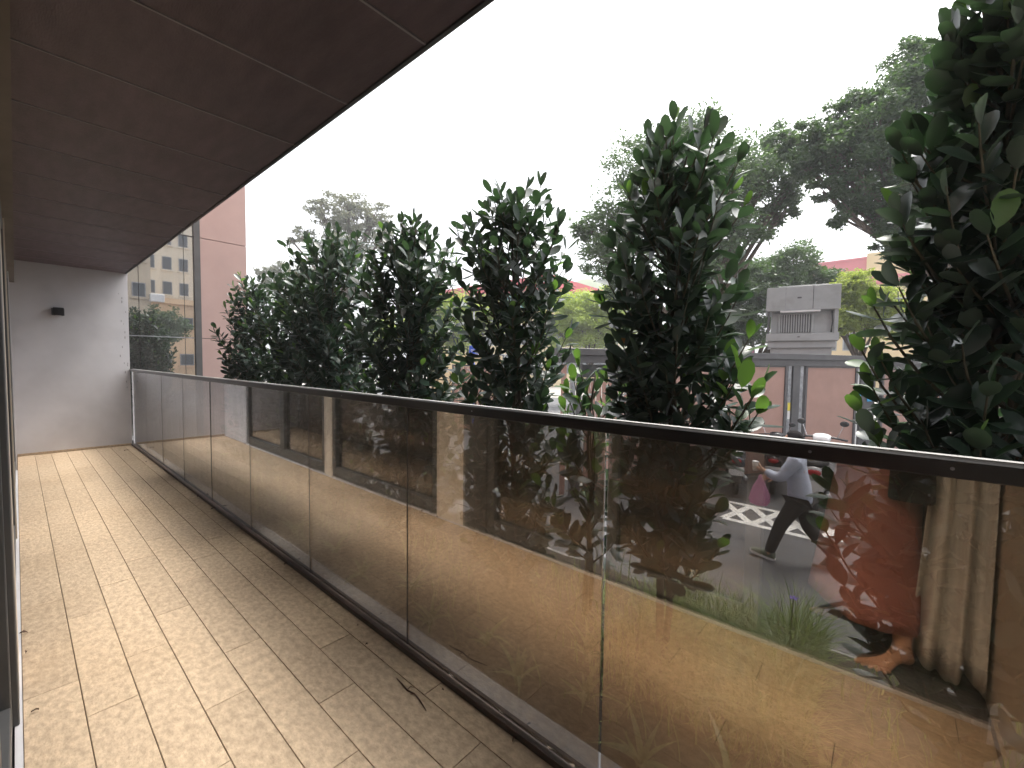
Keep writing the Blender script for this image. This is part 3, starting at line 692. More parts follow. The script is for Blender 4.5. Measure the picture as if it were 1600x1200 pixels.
# ------------------------------------------------------------------ clipped shrubs along the railing
def leaf_mesh(name, L, W, m, curl, fold):
    st = [0, .10, .32, .62, .88, 1.0]; wd = [.05, .40, .86, 1.0, .68, .10]
    V = []; F = []
    for t, wv in zip(st, wd):
        z = curl*math.sin(t*math.pi*.55)*L-.0; y = t*L
        V += [(-W/2*wv, y, z+fold*wv*W*.5), (0, y, z), (W/2*wv, y, z+fold*wv*W*.5)]
    for k in range(len(st)-1):
        a = k*3; F += [(a, a+1, a+4, a+3), (a+1, a+2, a+5, a+4)]
    V += [(-.0016, -.014, -.001), (.0016, -.014, -.001)]; n_ = len(V); F.append((n_-2, n_-1, 2, 0))
    me = bpy.data.meshes.new(name); me.from_pydata(V, [], F); me.materials.append(m); me.polygons.foreach_set('use_smooth', [True]*len(me.polygons)); me.update()
    return me
LEAVES = [leaf_mesh('leaf', .118, .060, M['leaf'], .10, .22), leaf_mesh('leaf', .124, .064, M['leaf'], -.12, .12), leaf_mesh('leaf', .105, .056, M['leaf'], .2, .35), leaf_mesh('leaf', .115, .060, M['leaf'], -.28, .25)]
NEW = [leaf_mesh('leaf', .110, .058, M['leaf_new'], .08, .2), leaf_mesh('leaf', .095, .05, M['leaf_new'], -.1, .3)]
LV = [np.array([v.co[:] for v in me.vertices]) for me in LEAVES]; LF = [[tuple(p.vertices) for p in me.polygons] for me in LEAVES]
NV = [np.array([v.co[:] for v in me.vertices]) for me in NEW]
ENV = [(0, .3), (.10, .5), (.3, .72), (.5, .9), (.7, 1.0), (.85, .9), (.94, .65), (1, .25)]
def env(t, low=1.0, T=None):
    E_ = T or ENV
    for (a, ra), (b, rb_) in zip(E_[:-1], E_[1:]):
        if a <= t <= b: return (ra+(rb_-ra)*(t-a)/(b-a))*(low+(1-low)*min(1, t/.5))
    return .25
SOIL = -.04
def shrub(x, y, top, R, nb, seed, label, shoots=(), new=.04, size=1.0, name='garcinia_shrub', zmin=.22, ls=1.0, low=1.0, T=None, group='upright shrubs planted in a row along the railing'):
    rnd = random.Random(seed); H = top-SOIL
    root = empty('columnar_shrub' if name == 'garcinia_shrub' else name, (x, y, SOIL), label, 'shrub', group)
    camL = CAM-Vector((x, y, SOIL))
    stems = []
    for k in range(3):
        a = rnd.uniform(0, 6.28); off = Vector((math.cos(a), math.sin(a), 0))*.05*(k > 0)
        pts = [off*.6+Vector((0, 0, -.05))]
        for j in range(1, 9):
            pts.append(Vector((off.x+rnd.uniform(-.022, .022), off.y+rnd.uniform(-.022, .022), H*(.97-.1*k)*j/8)))
        stems.append(pts)
    t = MB(); 
    for k, pts in enumerate(stems): t.tube(pts, [(.019-.004*k)*(1-.82*j/8)*size+.002 for j in range(9)], 7)
    t.build('trunk', M['bark'], root, smooth=True)
    def stem_at(k, z):
        pts = stems[k]; f = max(0, min(7.999, z/(H*(.97-.1*k))*8)); i = int(f); return pts[i].lerp(pts[i+1], f-i)
    br = MB(); leaves = []
    def put(pts, frac0, bright):
        # leaf pairs along a poly-line
        L = sum((b-a).length for a, b in zip(pts[:-1], pts[1:])); s = L*frac0; ph = rnd.uniform(0, 3.14)
        while s < L:
            acc = 0
            for a, b in zip(pts[:-1], pts[1:]):
                l = (b-a).length
                if acc+l >= s: p = a.lerp(b, (s-acc)/l); d = (b-a)/l; break
                acc += l
            u = d.cross(Vector((.1, .2, 1))); u = u.normalized() if u.length > .05 else Vector((1, 0, 0)); v = d.cross(u)
            last = s+.045*size*1.2 > L
            for sg in (0, math.pi):
                a_ = ph+sg+rnd.uniform(-.35, .35); pp = u*math.cos(a_)+v*math.sin(a_)
                th = rnd.uniform(.75, 1.25) if not last else rnd.uniform(.15, .5)
                ld = (d*math.cos(th)+pp*math.sin(th)+Vector((0, 0, rnd.uniform(-.12, .28)))).normalized()
                nrm = (d*math.sin(th)-pp*math.cos(th)+Vector((rnd.uniform(-.3, .3), rnd.uniform(-.3, .3), .35)))
                nrm = (nrm-ld*nrm.dot(ld)).normalized(); xx = ld.cross(nrm)
                sc = rnd.uniform(.72, 1.12)*size*ls*(.85 if last else 1)
                m4 = Matrix(((xx.x, ld.x, nrm.x, p.x+ld.x*.012), (xx.y, ld.y, nrm.y, p.y+ld.y*.012), (xx.z, ld.z, nrm.z, p.z+ld.z*.012), (0, 0, 0, 1)))
                isnew = rnd.random() < (bright*(3 if last else .5))
                leaves.append((m4 @ Matrix.Scale(sc, 4), isnew, rnd.randrange(2 if isnew else 4)))
            ph += 1.5708+rnd.uniform(-.3, .3); s += rnd.uniform(.036, .052)*size*1.15
    nb = int(nb*1.08)
    for k in range(nb):
        f = (k+.5)/nb; zt = (zmin+(1.0-zmin)*(f**.92))*H
        az = k*2.39996+rnd.uniform(-.4, .4)
        rr = env(zt/H, low, T)*R*(1+.30*noise.noise((math.cos(az)*1.3+seed, math.sin(az)*1.3, zt*2.2)))*rnd.choice((.55, .8, 1.0, 1.0))
        tip = Vector((math.cos(az)*rr, math.sin(az)*rr, zt+rnd.uniform(-.04, .05)))
        zs_ = max(.06, min(H*.86, zt-rr*rnd.uniform(.7, 1.3)-.06))
        s0 = stem_at(rnd.randrange(3) if zt < H*.75 else 0, zs_)
        c = s0.lerp(tip, .5)+Vector((math.cos(az), math.sin(az), -.3))*rr*.16
        pts = [s0*(1-q)**2+c*2*q*(1-q)+tip*q*q for q in (0, .3, .55, .8, 1)]
        br.tube(pts, [.0058*size, .005*size, .0042*size, .0032*size, .0022*size], 5, cap=False)
        put(pts, rnd.uniform(.18, .42), new)
    for tip, brt in shoots:
        tip = Vector(tip)-Vector((x, y, SOIL)); hz = math.hypot(tip.x, tip.y)
        s0 = stem_at(0, max(.1, min(H*.8, tip.z-hz*.9-.1))); c = s0.lerp(tip, .55)+Vector((tip.x*.12, tip.y*.12, -.07))
        pts = [s0*(1-q)**2+c*2*q*(1-q)+tip*q*q for q in (0, .25, .5, .75, 1)]
        br.tube(pts, [.007, .006, .005, .004, .0025], 5, cap=False); put(pts, .45, brt)
    br.build('branches', M['twig'], root, smooth=True)
    # large leaves that can be picked apart: the 300 that show largest; the rest in one mesh
    def rank(e):
        p = e[0].translation; d = p-camL; q = RC.transposed() @ d
        if q.z > -.1: return 1e3
        u_, v_ = abs(q.x/-q.z*FP/800), abs(q.y/-q.z*FP/600)
        hidden = .0 if (p-Vector((0, 0, p.z))).dot(camL) > 0 else .35
        return d.length+hidden+(5 if (u_ > 1.02 or v_ > 1.02) else 0)
    leaves.sort(key=rank)
    for m4, isnew, vi in leaves[:300]:
        o = bpy.data.objects.new('leaf', (NEW if isnew else LEAVES)[vi]); COL.objects.link(o); o.parent = root; o.matrix_basis = m4
    for flag, tv, nm in ((False, LV, 'leaf'), (True, NV, 'leaf_new')):
        VV = []; FF = []; base = 0
        for m4, isnew, vi in leaves[300:]:
            if isnew != flag: continue
            a = np.array(m4); VV.append(tv[vi] @ a[:3, :3].T+a[:3, 3])
            FF += [tuple(i+base for i in q) for q in LF[0]]; base += len(tv[vi])
        if VV: tag(npmesh('foliage' if not flag else 'young_foliage', np.concatenate(VV), FF, M[nm], root, smooth=True), kind='stuff')
    return root
XS = 2.06
def ax(px, py, X):
    d = RC @ Vector(((px-800)/FP, -(py-600)/FP, -1)); return CAM+d*(X/d.x)
shrub(XS, 6.15, 2.42, .42, 150, 21, 'shortest column shrub, farthest away and leftmost, overlapping the pink wing', low=1.7, zmin=.10, ls=.9, new=.05, shoots=[(ax(375, 430, 1.8), .3), (ax(358, 500, 1.75), 0), (ax(352, 560, 1.75), 0)])
shrub(XS+.10, 5.2, 2.45, .46, 150, 27, 'low column shrub tucked between the farthest shrub and the broad one beside it', low=1.7, zmin=.10, ls=.9, new=.05)
shrub(XS, 4.15, 2.63, .50, 190, 22, 'broad column shrub with its top in front of the pale feathery tree', low=1.7, zmin=.10, ls=.9, shoots=[(ax(480, 375, 2.0), 0), (ax(560, 370, 2.0), 0)])
shrub(XS, 2.86, 2.50, .44, 180, 23, 'bushy column shrub just left of the blue pole sign', low=1.7, zmin=.10, ls=.9, new=.04, shoots=[(ax(650, 350, 2.0), .1), (ax(615, 365, 2.0), 0), (ax(700, 385, 2.0), 0), (ax(705, 480, 2.1), .3)])
shrub(XS, 1.80, 2.50, .36, 140, 24, 'tapering column shrub with a tall leaning tip, middle of the row', low=1.7, zmin=.10, ls=.9, shoots=[(ax(722, 350, 2.05), .0), (ax(845, 290, 2.0), 0), (ax(765, 320, 2.0), 0), (ax(872, 355, 2.0), .05), (ax(868, 450, 2.0), .25), (ax(735, 410, 2.0), 0), (ax(860, 480, 1.95), .2)])
T5 = [(0, .3), (.10, .55), (.3, .72), (.5, .72), (.62, .85), (.78, 1.0), (.9, .85), (.97, .5), (1, .25)]
shrub(XS, .80, 2.50, .36, 150, 25, 'tallest full column shrub in the middle right, with bright leaves low on its side', new=.012, T=T5, ls=.93, shoots=[(ax(1160, 575, 1.95), .6), (ax(1190, 600, 1.95), .2), (ax(1185, 645, 1.95), .5), (ax(945, 480, 1.95), .1), (ax(1170, 530, 2.0), .6), (ax(1175, 620, 1.9), .3), (ax(950, 600, 1.9), .3)])
T6 = [(0, .6), (.12, 1.3), (.3, 1.25), (.42, 1.0), (.55, .72), (.8, .72), (.92, .6), (1, .3)]
shrub(XS, -.26, 2.64, .34, 215, 26, 'huge dark shrub filling the right edge of the picture', new=.012, ls=.95, T=T6, shoots=[(ax(1380, 985, 2.0), 0), (ax(1340, 950, 2.05), 0), (ax(1425, 1000, 2.0), 0), (ax(1460, 1030, 1.95), 0), (ax(1400, 950, 2.1), 0), (ax(1350, 990, 2.1), 0), (ax(1440, 960, 2.0), 0), (ax(1300, 760, 1.95), .1), (ax(1290, 830, 1.95), .1), (ax(1310, 900, 1.9), 0), (ax(1475, 35, 2.0), .1), (ax(1590, 15, 2.0), .1), (ax(1345, 545, 1.9), .5), (ax(1360, 600, 1.9), .4), (ax(1340, 640, 1.9), .3), (ax(1375, 560, 1.9), .3), (ax(1400, 330, 1.9), .1), (ax(1365, 680, 1.85), .3), (ax(1410, 240, 1.95), 0), (ax(1405, 450, 1.9), .1), (ax(1360, 470, 1.9), .3)])
shrub(2.15, 1.28, 1.38, .28, 26, 31, 'low bright green shrub growing between the tapering and the tallest column shrubs', new=.5, zmin=.3, size=.95)
shrub(2.2, 2.25, 1.36, .22, 16, 32, 'little sprouting shrub showing just over the rail under the blue sign', new=.15, zmin=.4, size=.9)
for (px, py, X_, rx_) in ((1560, 322, 1.80, 1.25), (1160, 581, 1.82, 1.1)):
    p = ax(px, py, X_); rt = [o for o in COL.objects if o.name.startswith('columnar_shrub') and not o.parent]
    rt = min(rt, key=lambda o: abs(o.location.y-p.y)); o = bpy.data.objects.new('leaf', NEW[0]); COL.objects.link(o); o.parent = rt
    o.location = p-rt.location-Vector((0, 0, .06)); o.rotation_euler = (rad(80), rad(12), rad(-80)); o['label'] = 'single bright green backlit leaf'
ft = MB().ball((0, 0, 0), (.022, .022, .02), 12, 8).build('fruit', M['fruit'], None, smooth=True)
ft.location = ax(975, 530, 1.9); tag(ft, 'single orange fruit hanging in the tallest middle shrub', 'fruit')

# ------------------------------------------------------------------ ground cover seen through the glass
rnd = random.Random(77); V = []; F = []
def blade(V, F, p, L, wd, az, lean, segs=3):
    d = Vector((math.cos(az), math.sin(az), 0)); s = Vector((-d.y, d.x, 0))*wd/2; b = len(V)
    for k in range(segs+1):
        t = k/segs; q = p+d*(lean*L*t*t)+Vector((0, 0, L*t*(1-.35*lean*t))); wv = (1-t**1.6)*.95+.05
        V.append(tuple(q-s*wv)); V.append(tuple(q+s*wv))
    for k in range(segs): F.append((b+2*k, b+2*k+1, b+2*k+3, b+2*k+2))
for k in range(2600):
    y = rnd.uniform(-.6, 6); x = 1.40+1.25*rnd.random()**.8
    dens = noise.noise((x*2.2, y*2.2, 9))
    if y > 1.2 and dens < .10: continue
    if dens < -.25: continue
    blade(V, F, Vector((x, y, -.06)), rnd.uniform(.09, .24), rnd.uniform(.004, .008), rnd.uniform(0, 6.28), rnd.uniform(.2, 1.0))
for k in range(4200):
    gy = max(.28, rnd.gauss(.55, .30))+rnd.uniform(-.10, .02)
    blade(V, F, Vector((rnd.uniform(1.75, 2.70), gy, -.06)), rnd.uniform(.12, .42)*(.75+.6*noise.noise((gy*5, 0, 4))), rnd.uniform(.004, .009), rnd.uniform(0, 6.28), rnd.uniform(.2, 1.1))
tag(npmesh('grass', V, F, M['grass'], smooth=True), 'thin green grass growing in the planting bed behind the glass', 'grass', kind='stuff')
sl_mesh = []
for k in range(4):
    V = []; F = []; L = .17+.05*k; n_ = 6
    for j in range(n_+1):
        t = j/n_; wv = .5*.026*math.sin(math.pi*min(1, .12+.88*t)**.8)*(1.15-.2*k/4)+.0006; z = L*(.75*t-.45*t*t*(.5+.3*k)); yy = L*(.35*t+.55*t*t)
        V += [(-wv, yy, z+wv*.35), (0, yy, z), (wv, yy, z+wv*.35)]
    for j in range(n_):
        a = j*3; F += [(a, a+1, a+4, a+3), (a+1, a+2, a+5, a+4)]
    me = bpy.data.meshes.new('leaf'); me.from_pydata(V, [], F); me.materials.append(M['strap']); me.polygons.foreach_set('use_smooth', [True]*len(me.polygons)); sl_mesh.append(me)
cp = [(1.47, -.02, 'at the right end of the bed, beside the huge shrub'), (1.52, .33, 'near the ledge under the mirrored orange skirt'), (1.44, .62, 'right at the open seam of the nearest two panes'), (1.56, .92, 'against the ledge below the tallest shrub'), (1.45, 1.2, 'behind the second pane, closest to its right seam'), (1.55, 1.5, 'behind the middle of the second pane'), (1.46, 1.85, 'behind the left seam of the second pane'), (1.6, 2.2, 'behind the third pane from the right'), (1.48, 2.6, 'behind the seam of the third and fourth panes'), (1.55, 3.1, 'behind the fourth pane'), (1.5, 3.7, 'farthest visible down the bed'), (1.75, .1, 'deeper in the bed at the foot of the huge shrub'), (1.8, 1.05, 'deeper in the bed at the foot of the tallest shrub')]
for k, (x, y, t) in enumerate(cp):
    r_ = empty('strap_leaf_plant', (x, y, SOIL-.01), 'pale strap leaved plant '+t, 'plant', 'low strap leaved plants along the ledge')
    for j in range(rnd.randint(9, 13)):
        o = addobj('leaf', sl_mesh[rnd.randrange(4)], r_, (rnd.uniform(-.01, .01), rnd.uniform(-.01, .01), 0)); o.rotation_euler = (rnd.uniform(-.1, .5), rnd.uniform(-.15, .15), j*2.4+rnd.uniform(-.4, .4)); s = rnd.uniform(.55, .95); o.scale = (s, s, s)
for k, (px, py, lb_) in enumerate(((1240, 932, 'tiny purple flower on a thin stem above the grass, left of the skirt'), (908, 820, 'tiny purple flower low behind the second pane'))):
    p = ax(px, py, 2.0 if k == 0 else 2.3); r_ = empty('purple_flower', (p.x, p.y, SOIL-.01), lb_, 'flower')
    MB().tube([(0, 0, 0), (.01, .01, (p.z-SOIL)*.5), (0, 0, p.z-SOIL)], .0016, 4).build('stem', M['grass'], r_)
    for j in range(5):
        b_ = MB(); c_, s_ = math.cos(j*1.257), math.sin(j*1.257); b_.v = [Vector((0, 0, p.z-SOIL)), Vector((c_*.012-s_*.006, s_*.012+c_*.006, p.z-SOIL+.007)), Vector((c_*.019, s_*.019, p.z-SOIL+.004)), Vector((c_*.012+s_*.006, s_*.012-c_*.006, p.z-SOIL+.007))]; b_.f = [(0, 1, 2, 3)]; b_.build('petal', M['purple'], r_)

# ------------------------------------------------------------------ scooters
def scooter(loc, rz, bodym, label, proto=None):
    r_ = empty('scooter', loc, label, 'scooter', 'scooters parked by the fence', rz=rz)   # local +Y is forward
    def wheel(y):
        t = MB().lathe([(.17, -.045), (.215, -.05), (.245, -.03), (.25, 0), (.245, .03), (.215, .05), (.17, .045), (.17, -.045)], (0, y, .25), 20, 'X').build('tyre', M['rubber'], r_, smooth=True)
        h = MB().lathe([(0, -.03), (.03, -.035), (.04, -.02), (.155, -.015), (.17, -.035), (.17, .035), (.155, .015), (.04, .02), (.03, .035), (0, .03)], (0, y, .25), 20, 'X').build('rim', M['galv'], t, smooth=True)
    wheel(-.62); wheel(.62)
    def ring(y, z, hw, hh, n_=12): return [(hw*math.copysign(abs(math.cos(a))**.8, math.cos(a)), y, z+hh*math.copysign(abs(math.sin(a))**.8, math.sin(a))) for a in [2*math.pi*k/n_ for k in range(n_)]]
    MB().loft([ring(-.86, .74, .05, .03), ring(-.80, .70, .11, .08), ring(-.6, .62, .15, .13), ring(-.35, .55, .17, .18), ring(-.12, .48, .16, .20), ring(0, .36, .13, .12)]).build('body', bodym, r_, smooth=True)
    MB().loft([ring(0, .27, .17, .05), ring(.25, .26, .18, .05), ring(.40, .30, .17, .06)]).build('footboard', M['scooter_black'], r_, smooth=True)
    MB().loft([ring(.34, .32, .14, .07), ring(.42, .52, .21, .05), ring(.47, .75, .20, .05), ring(.44, .93, .12, .05), ring(.40, 1.0, .09, .05)]).build('leg_shield', bodym, r_, smooth=True)
    MB().loft([ring(.46, .30, .05, .03), ring(.62, .52, .075, .025), ring(.80, .44, .07, .02), ring(.86, .34, .05, .015)]).build('front_mudguard', bodym, r_, smooth=True)
    MB().loft([ring(-.80, .79, .09, .03), ring(-.6, .80, .13, .045), ring(-.35, .76, .15, .05), ring(-.1, .74, .13, .05), ring(.02, .72, .06, .03)]).build('seat', M['rubber'], r_, smooth=True)
    MB().loft([ring(.36, .98, .10, .05), ring(.42, 1.03, .13, .07), ring(.50, 1.01, .10, .05)]).build('handlebar_cowl', bodym, r_, smooth=True)
    MB().tube([(-.33, .36, 1.02), (-.15, .42, 1.04), (.15, .42, 1.04), (.33, .36, 1.02)], .016, 8).build('handlebar', M['scooter_black'], r_, smooth=True)
    MB().ball((0, .51, .98), (.07, .04, .05)).build('headlight', M['shield'], r_, smooth=True)
    for sx in (-1, 1):
        m_ = MB().tube([(sx*.2, .41, 1.05), (sx*.26, .42, 1.22)], .006, 6).build('mirror_stem', M['chrome'], r_)
        MB().ball((sx*.28, .42, 1.27), (.06, .014, .045)).build('mirror', M['scooter_black'], m_, smooth=True)
    MB().tube([(-.12, -.62, .86), (-.12, -.84, .88), (.12, -.84, .88), (.12, -.62, .86)], .012, 8).build('grab_rail', M['chrome'], r_, smooth=True)
    MB().ball((0, -.86, .70), (.085, .03, .045)).build('tail_light', M['red_lens'], r_, smooth=True)
    MB().loft([ring(-.72, .52, .08, .02), ring(-.86, .42, .09, .012), ring(-.93, .30, .09, .01)]).build('rear_mudguard', M['scooter_black'], r_, smooth=True)
    MB().box((-.13, -.925, .44), (.13, -.915, .60)).build('number_plate', M['white'], r_, bevel=.003)
    MB().tube([(.14, -.2, .3), (.16, -.6, .34), (.16, -.85, .38)], [.03, .045, .05], 8).build('exhaust', M['galv'], r_, smooth=True)
    MB().tube([(-.05, -.1, .3), (-.16, -.14, .02)], .012, 6).build('stand', M['galv'], r_)
    return r_
s1 = scooter((9.32, .88, GZ), rad(-88), M['scooter_white'], 'white scooter with a red tail light just right of the walking person')
s1.scale = (1.16, 1.16, 1.16)
s2 = scooter((9.75, 2.33, GZ), rad(-75), M['scooter_grey'], 'dark grey scooter parked left of the walking person, behind the leaves')
s3 = scooter((9.7, 3.05, GZ), rad(-70), M['scooter_white'], 'pale scooter farthest left in the row, half hidden by the tallest shrub')
s4 = scooter((10.3, 1.72, GZ), rad(-82), M['scooter_black'], 'black scooter parked right behind the walking person')
s5 = scooter((9.2, -.35, GZ), rad(-96), M['scooter_grey'], 'grey scooter behind the mirrored orange skirt')

# ------------------------------------------------------------------ people
def skin(name, verts, edges_, radii, m, parent, sub=2, root=0):
    me = bpy.data.meshes.new(name); me.from_pydata([tuple(v) for v in verts], edges_, []); o = bpy.data.objects.new(name, me); COL.objects.link(o)
    md = o.modifiers.new('skin', 'SKIN'); md.use_smooth_shade = True; md.branch_smoothing = .3
    for i, r in enumerate(radii):
        s = me.skin_vertices[0].data[i]; s.radius = r if hasattr(r, '__len__') else (r, r); s.use_root = (i == root)
    ms = o.modifiers.new('sub', 'SUBSURF'); ms.levels = sub; ms.render_levels = sub
    bpy.context.view_layer.update()
    dg = bpy.context.evaluated_depsgraph_get(); nm = bpy.data.meshes.new_from_object(o.evaluated_get(dg)); o.modifiers.clear()
    o.data = nm; nm.materials.clear(); nm.materials.append(m); nm.polygons.foreach_set('use_smooth', [True]*len(nm.polygons)); o.parent = parent
    return o
def chain(V, E, R_, start, pts):
    prev = start
    for p, r in pts:
        V.append(Vector(p)); R_.append(r); E.append((prev, len(V)-1)); prev = len(V)-1
    return prev
def hand(V, E, R_, wrist, d, palmn, s=1.0, curl=.5):
    "palm, four fingers of unequal length and a thumb from the side"
    d = Vector(d).normalized(); n_ = Vector(palmn); n_ = (n_-d*n_.dot(d)).normalized(); u = d.cross(n_); w0 = V[wrist]
    pm = chain(V, E, R_, wrist, [(w0+d*.045*s, (.030*s, .016*s))])
    for k, (o_, L) in enumerate(((-.03, .068), (-.01, .080), (.01, .075), (.03, .058))):
        b = V[pm]+u*o_*s+d*.04*s; dd = d; pts = [(b, .0095*s)]; q = b
        for j in range(3):
            dd = (dd+n_*curl).normalized(); q = q+dd*L*s/3; pts.append((q, (.0085-.001*j)*s))
        chain(V, E, R_, pm, pts)
    b = V[wrist]+d*.02*s-u*.034*s; chain(V, E, R_, wrist, [(b, .012*s), (b+(d-u*.7+n_*.5).normalized()*.035*s, .010*s), (b+(d*1.3-u*.5+n_*.9).normalized()*.062*s, .008*s)])

# the walker: heading +Y (left in the picture), carrying a cup and a pink bag
wp = empty('person', (6.48, .78, GZ), 'person in loose pale blue shirt walking across the street with a cup and pink bag', 'person')
V = [Vector((0, 0, .90))]; R_ = [(.13, .10)]; E = []
c1 = chain(V, E, R_, 0, [((0, .03, 1.08), (.125, .095)), ((0, .06, 1.28), (.15, .10)), ((0, .08, 1.40), (.085, .07)), ((0, .09, 1.46), .05), ((0, .115, 1.53), (.062, .07)), ((0, .12, 1.60), (.07, .085)), ((0, .11, 1.655), (.045, .05))])
chain(V, E, R_, 5, [((0, .195, 1.545), .022)])
chain(V, E, R_, 6, [((0, .215, 1.575), .011)])
for sx in (-1, 1):
    chain(V, E, R_, 6, [((sx*.078, .11, 1.575), .010)])
# legs: left leg forward
for sx, pts in ((-1, [((-.09, .02, .84), .095), ((-.09, .20, .48), .062), ((-.09, .30, .10), .042), ((-.09, .32, .04), .04), ((-.09, .42, .03), .033), ((-.09, .50, .025), .02)]),
                (1, [((.09, -.03, .84), .095), ((.09, -.06, .47), .062), ((.09, -.36, .16), .042), ((.09, -.37, .09), .038), ((.09, -.29, .03), .033), ((.09, -.24, .025), .02)])):
    chain(V, E, R_, 0, pts)
SH = 3
for sx, el, wr in ((-1, (-.20, .20, 1.10), (-.14, .42, 1.16)), (1, (.21, .12, 1.06), (.13, .34, 1.02))):
    a = chain(V, E, R_, SH-1, [((sx*.17, .06, 1.36), .055), (el, .042), (wr, .026)])
    hand(V, E, R_, a, Vector(wr)-Vector(el), (0-sx*.8, .1, .2), 1.0, .55)
skin('body', V, E, R_, M['skin'], wp)
V = [Vector((0, .0, .73))]; R_ = [(.18, .15)]; E = []
chain(V, E, R_, 0, [((0, .01, .86), (.18, .15)), ((0, .02, 1.0), (.175, .145)), ((0, .05, 1.2), (.185, .135)), ((0, .07, 1.33), (.18, .12)), ((0, .085, 1.42), (.09, .08))])
for sx, el, wr in ((-1, (-.22, .20, 1.09), (-.15, .38, 1.15)), (1, (.23, .12, 1.05), (.14, .30, 1.025))):
    chain(V, E, R_, 4, [((sx*.19, .06, 1.33), .085), (el, .072), (wr, .052)])
skin('shirt', V, E, R_, M['shirt'], wp)
V = [Vector((0, 0, .90))]; R_ = [(.15, .125)]; E = []
for pts in ([((-.09, .02, .80), .115), ((-.09, .19, .48), .085), ((-.09, .29, .14), .068), ((-.09, .305, .08), .068)], [((.09, -.03, .80), .115), ((.09, -.07, .47), .085), ((.09, -.33, .20), .066), ((.09, -.36, .15), .066)]):
    chain(V, E, R_, 0, pts)
skin('trousers', V, E, R_, M['trousers'], wp)
def shoe(loc, pitch, par):
    o = MB().loft([[(a*w_, y_, z_*h_) for a, z_ in ((-1, 0), (-1, .4), (-.6, 1), (.6, 1), (1, .4), (1, 0))] for y_, w_, h_ in ((-.09, .03, .07), (-.05, .038, .10), (.02, .04, .09), (.09, .045, .06), (.16, .04, .045), (.19, .02, .03))]).build('shoe', M['shoe'], par, smooth=True)
    o.location = loc; o.rotation_euler = (pitch, 0, 0)
    s_ = MB().loft([[(a*w_*1.1, y_, z_) for a, z_ in ((-1, -.018), (-1, .012), (1, .012), (1, -.018))] for y_, w_ in ((-.10, .03), (-.05, .04), (.09, .046), (.16, .042), (.20, .02))]).build('sole', M['white'], o)
shoe((-.09, .33, .02), .18, wp); shoe((.09, -.36, .10), -.75, wp)
h_ = MB().ball((0, .095, 1.60), (.088, .102, .095), 18, 12)
h_.v = [p+Vector((0, -.012, -.02)) if (p.z < 1.58 and p.y < .12) else p for p in h_.v]
h_.v = [Vector((p.x, min(p.y, .165) if p.z < 1.63 else p.y, p.z)) for p in h_.v]
h_.build('hair', M['hair'], wp, smooth=True)
cu = empty('drink_cup', (6.48-.115, .78+.50, GZ+1.13), 'pale lidded paper cup in the raised hand of the walker', 'cup')
MB().lathe([(0, 0), (.028, 0), (.038, .11), (0, .11)], n=14).build('cup_wall', M['cup'], cu, smooth=True)
MB().lathe([(.040, .11), (.042, .118), (.036, .126), (0, .128)], n=14).build('lid', M['white'], cu, smooth=True)
bg_ = empty('plastic_bag', (6.48-.10, .78+.44, GZ+.98), 'pink translucent plastic bag hanging from the hand of the walker', 'bag')
b_ = MB(); rings = []
for z_, w_, dpt in ((.10, .012, .01), (.04, .03, .02), (-.05, .075, .04), (-.15, .115, .06), (-.24, .125, .065), (-.29, .10, .05), (-.31, .03, .02)):
    rings.append([(math.cos(a)*dpt*(1+.15*math.sin(3*a)), math.sin(a)*w_*(1+.08*math.cos(5*a+z_*30)), z_) for a in [2*math.pi*k/18 for k in range(18)]])
b_.loft(rings).build('bag_skin', M['bag'], bg_, smooth=True)
MB().lathe([(0, -.27), (.045, -.27), (.055, -.17), (0, -.17)], (0, 0, 0), 14).build('food_box', M['white'], bg_, smooth=True)

# the photographer in the doorway: seen mirrored from the waist down
pp = empty('person', (-.36, .02, 0), 'barefoot person in a long orange red skirt at the open door, mirrored in glass', 'person')
def PL(x, y, z): return Vector((x+.36, y-.02, z))
V = [PL(-.40, -.0, .90)]; R_ = [(.14, .12)]; E = []
chain(V, E, R_, 0, [(PL(-.41, .0, 1.05), (.12, .10)), (PL(-.42, -.0, 1.22), (.14, .10)), (PL(-.42, -.0, 1.36), (.08, .07)), (PL(-.41, -.0, 1.43), .048), (PL(-.385, .01, 1.50), (.062, .068)), (PL(-.38, .01, 1.57), (.07, .08)), (PL(-.385, .01, 1.63), (.045, .05))])
chain(V, E, R_, 5, [(PL(-.31, .035, 1.51), .016)])
for py_ in (-.07, .09): chain(V, E, R_, 6, [(PL(-.385, py_, 1.55), .010)])
# front leg with a bare foot pointing out to the railing
toe = Vector((.72, .62, 0)).normalized()
def foot(V, E, R_, ank, az, s=1.0):
    d = Vector((math.cos(az), math.sin(az), 0)); u = Vector((-d.y, d.x, 0)); A_ = V[ank]
    heel = chain(V, E, R_, ank, [(Vector((A_.x, A_.y, .042))-d*.035, (.030, .030))])
    mid = chain(V, E, R_, ank, [(Vector((A_.x, A_.y, .042))+d*.055, (.034, .026)), (Vector((A_.x, A_.y, .026))+d*.105, (.042, .018))])
    for k, (o_, L, r) in enumerate(((-.034, .060, .0135), (-.012, .058, .010), (.007, .052, .0095), (.024, .044, .009), (.039, .034, .0085))):
        b = Vector((A_.x, A_.y, .020))+d*(.125-.012*k)+u*o_*-1
        chain(V, E, R_, mid, [(b, r), (b+d*L*.5+Vector((0, 0, .003)), r*.95), (b+d*L+Vector((0, 0, -.006)), r*.85)])
k1 = chain(V, E, R_, 0, [(PL(-.38, .0, .78), .095), (PL(-.30, -.02, .46), .062), (PL(-.245, -.085, .27), .050), (PL(-.225, -.09, .10), .034)])
foot(V, E, R_, k1, rad(52))
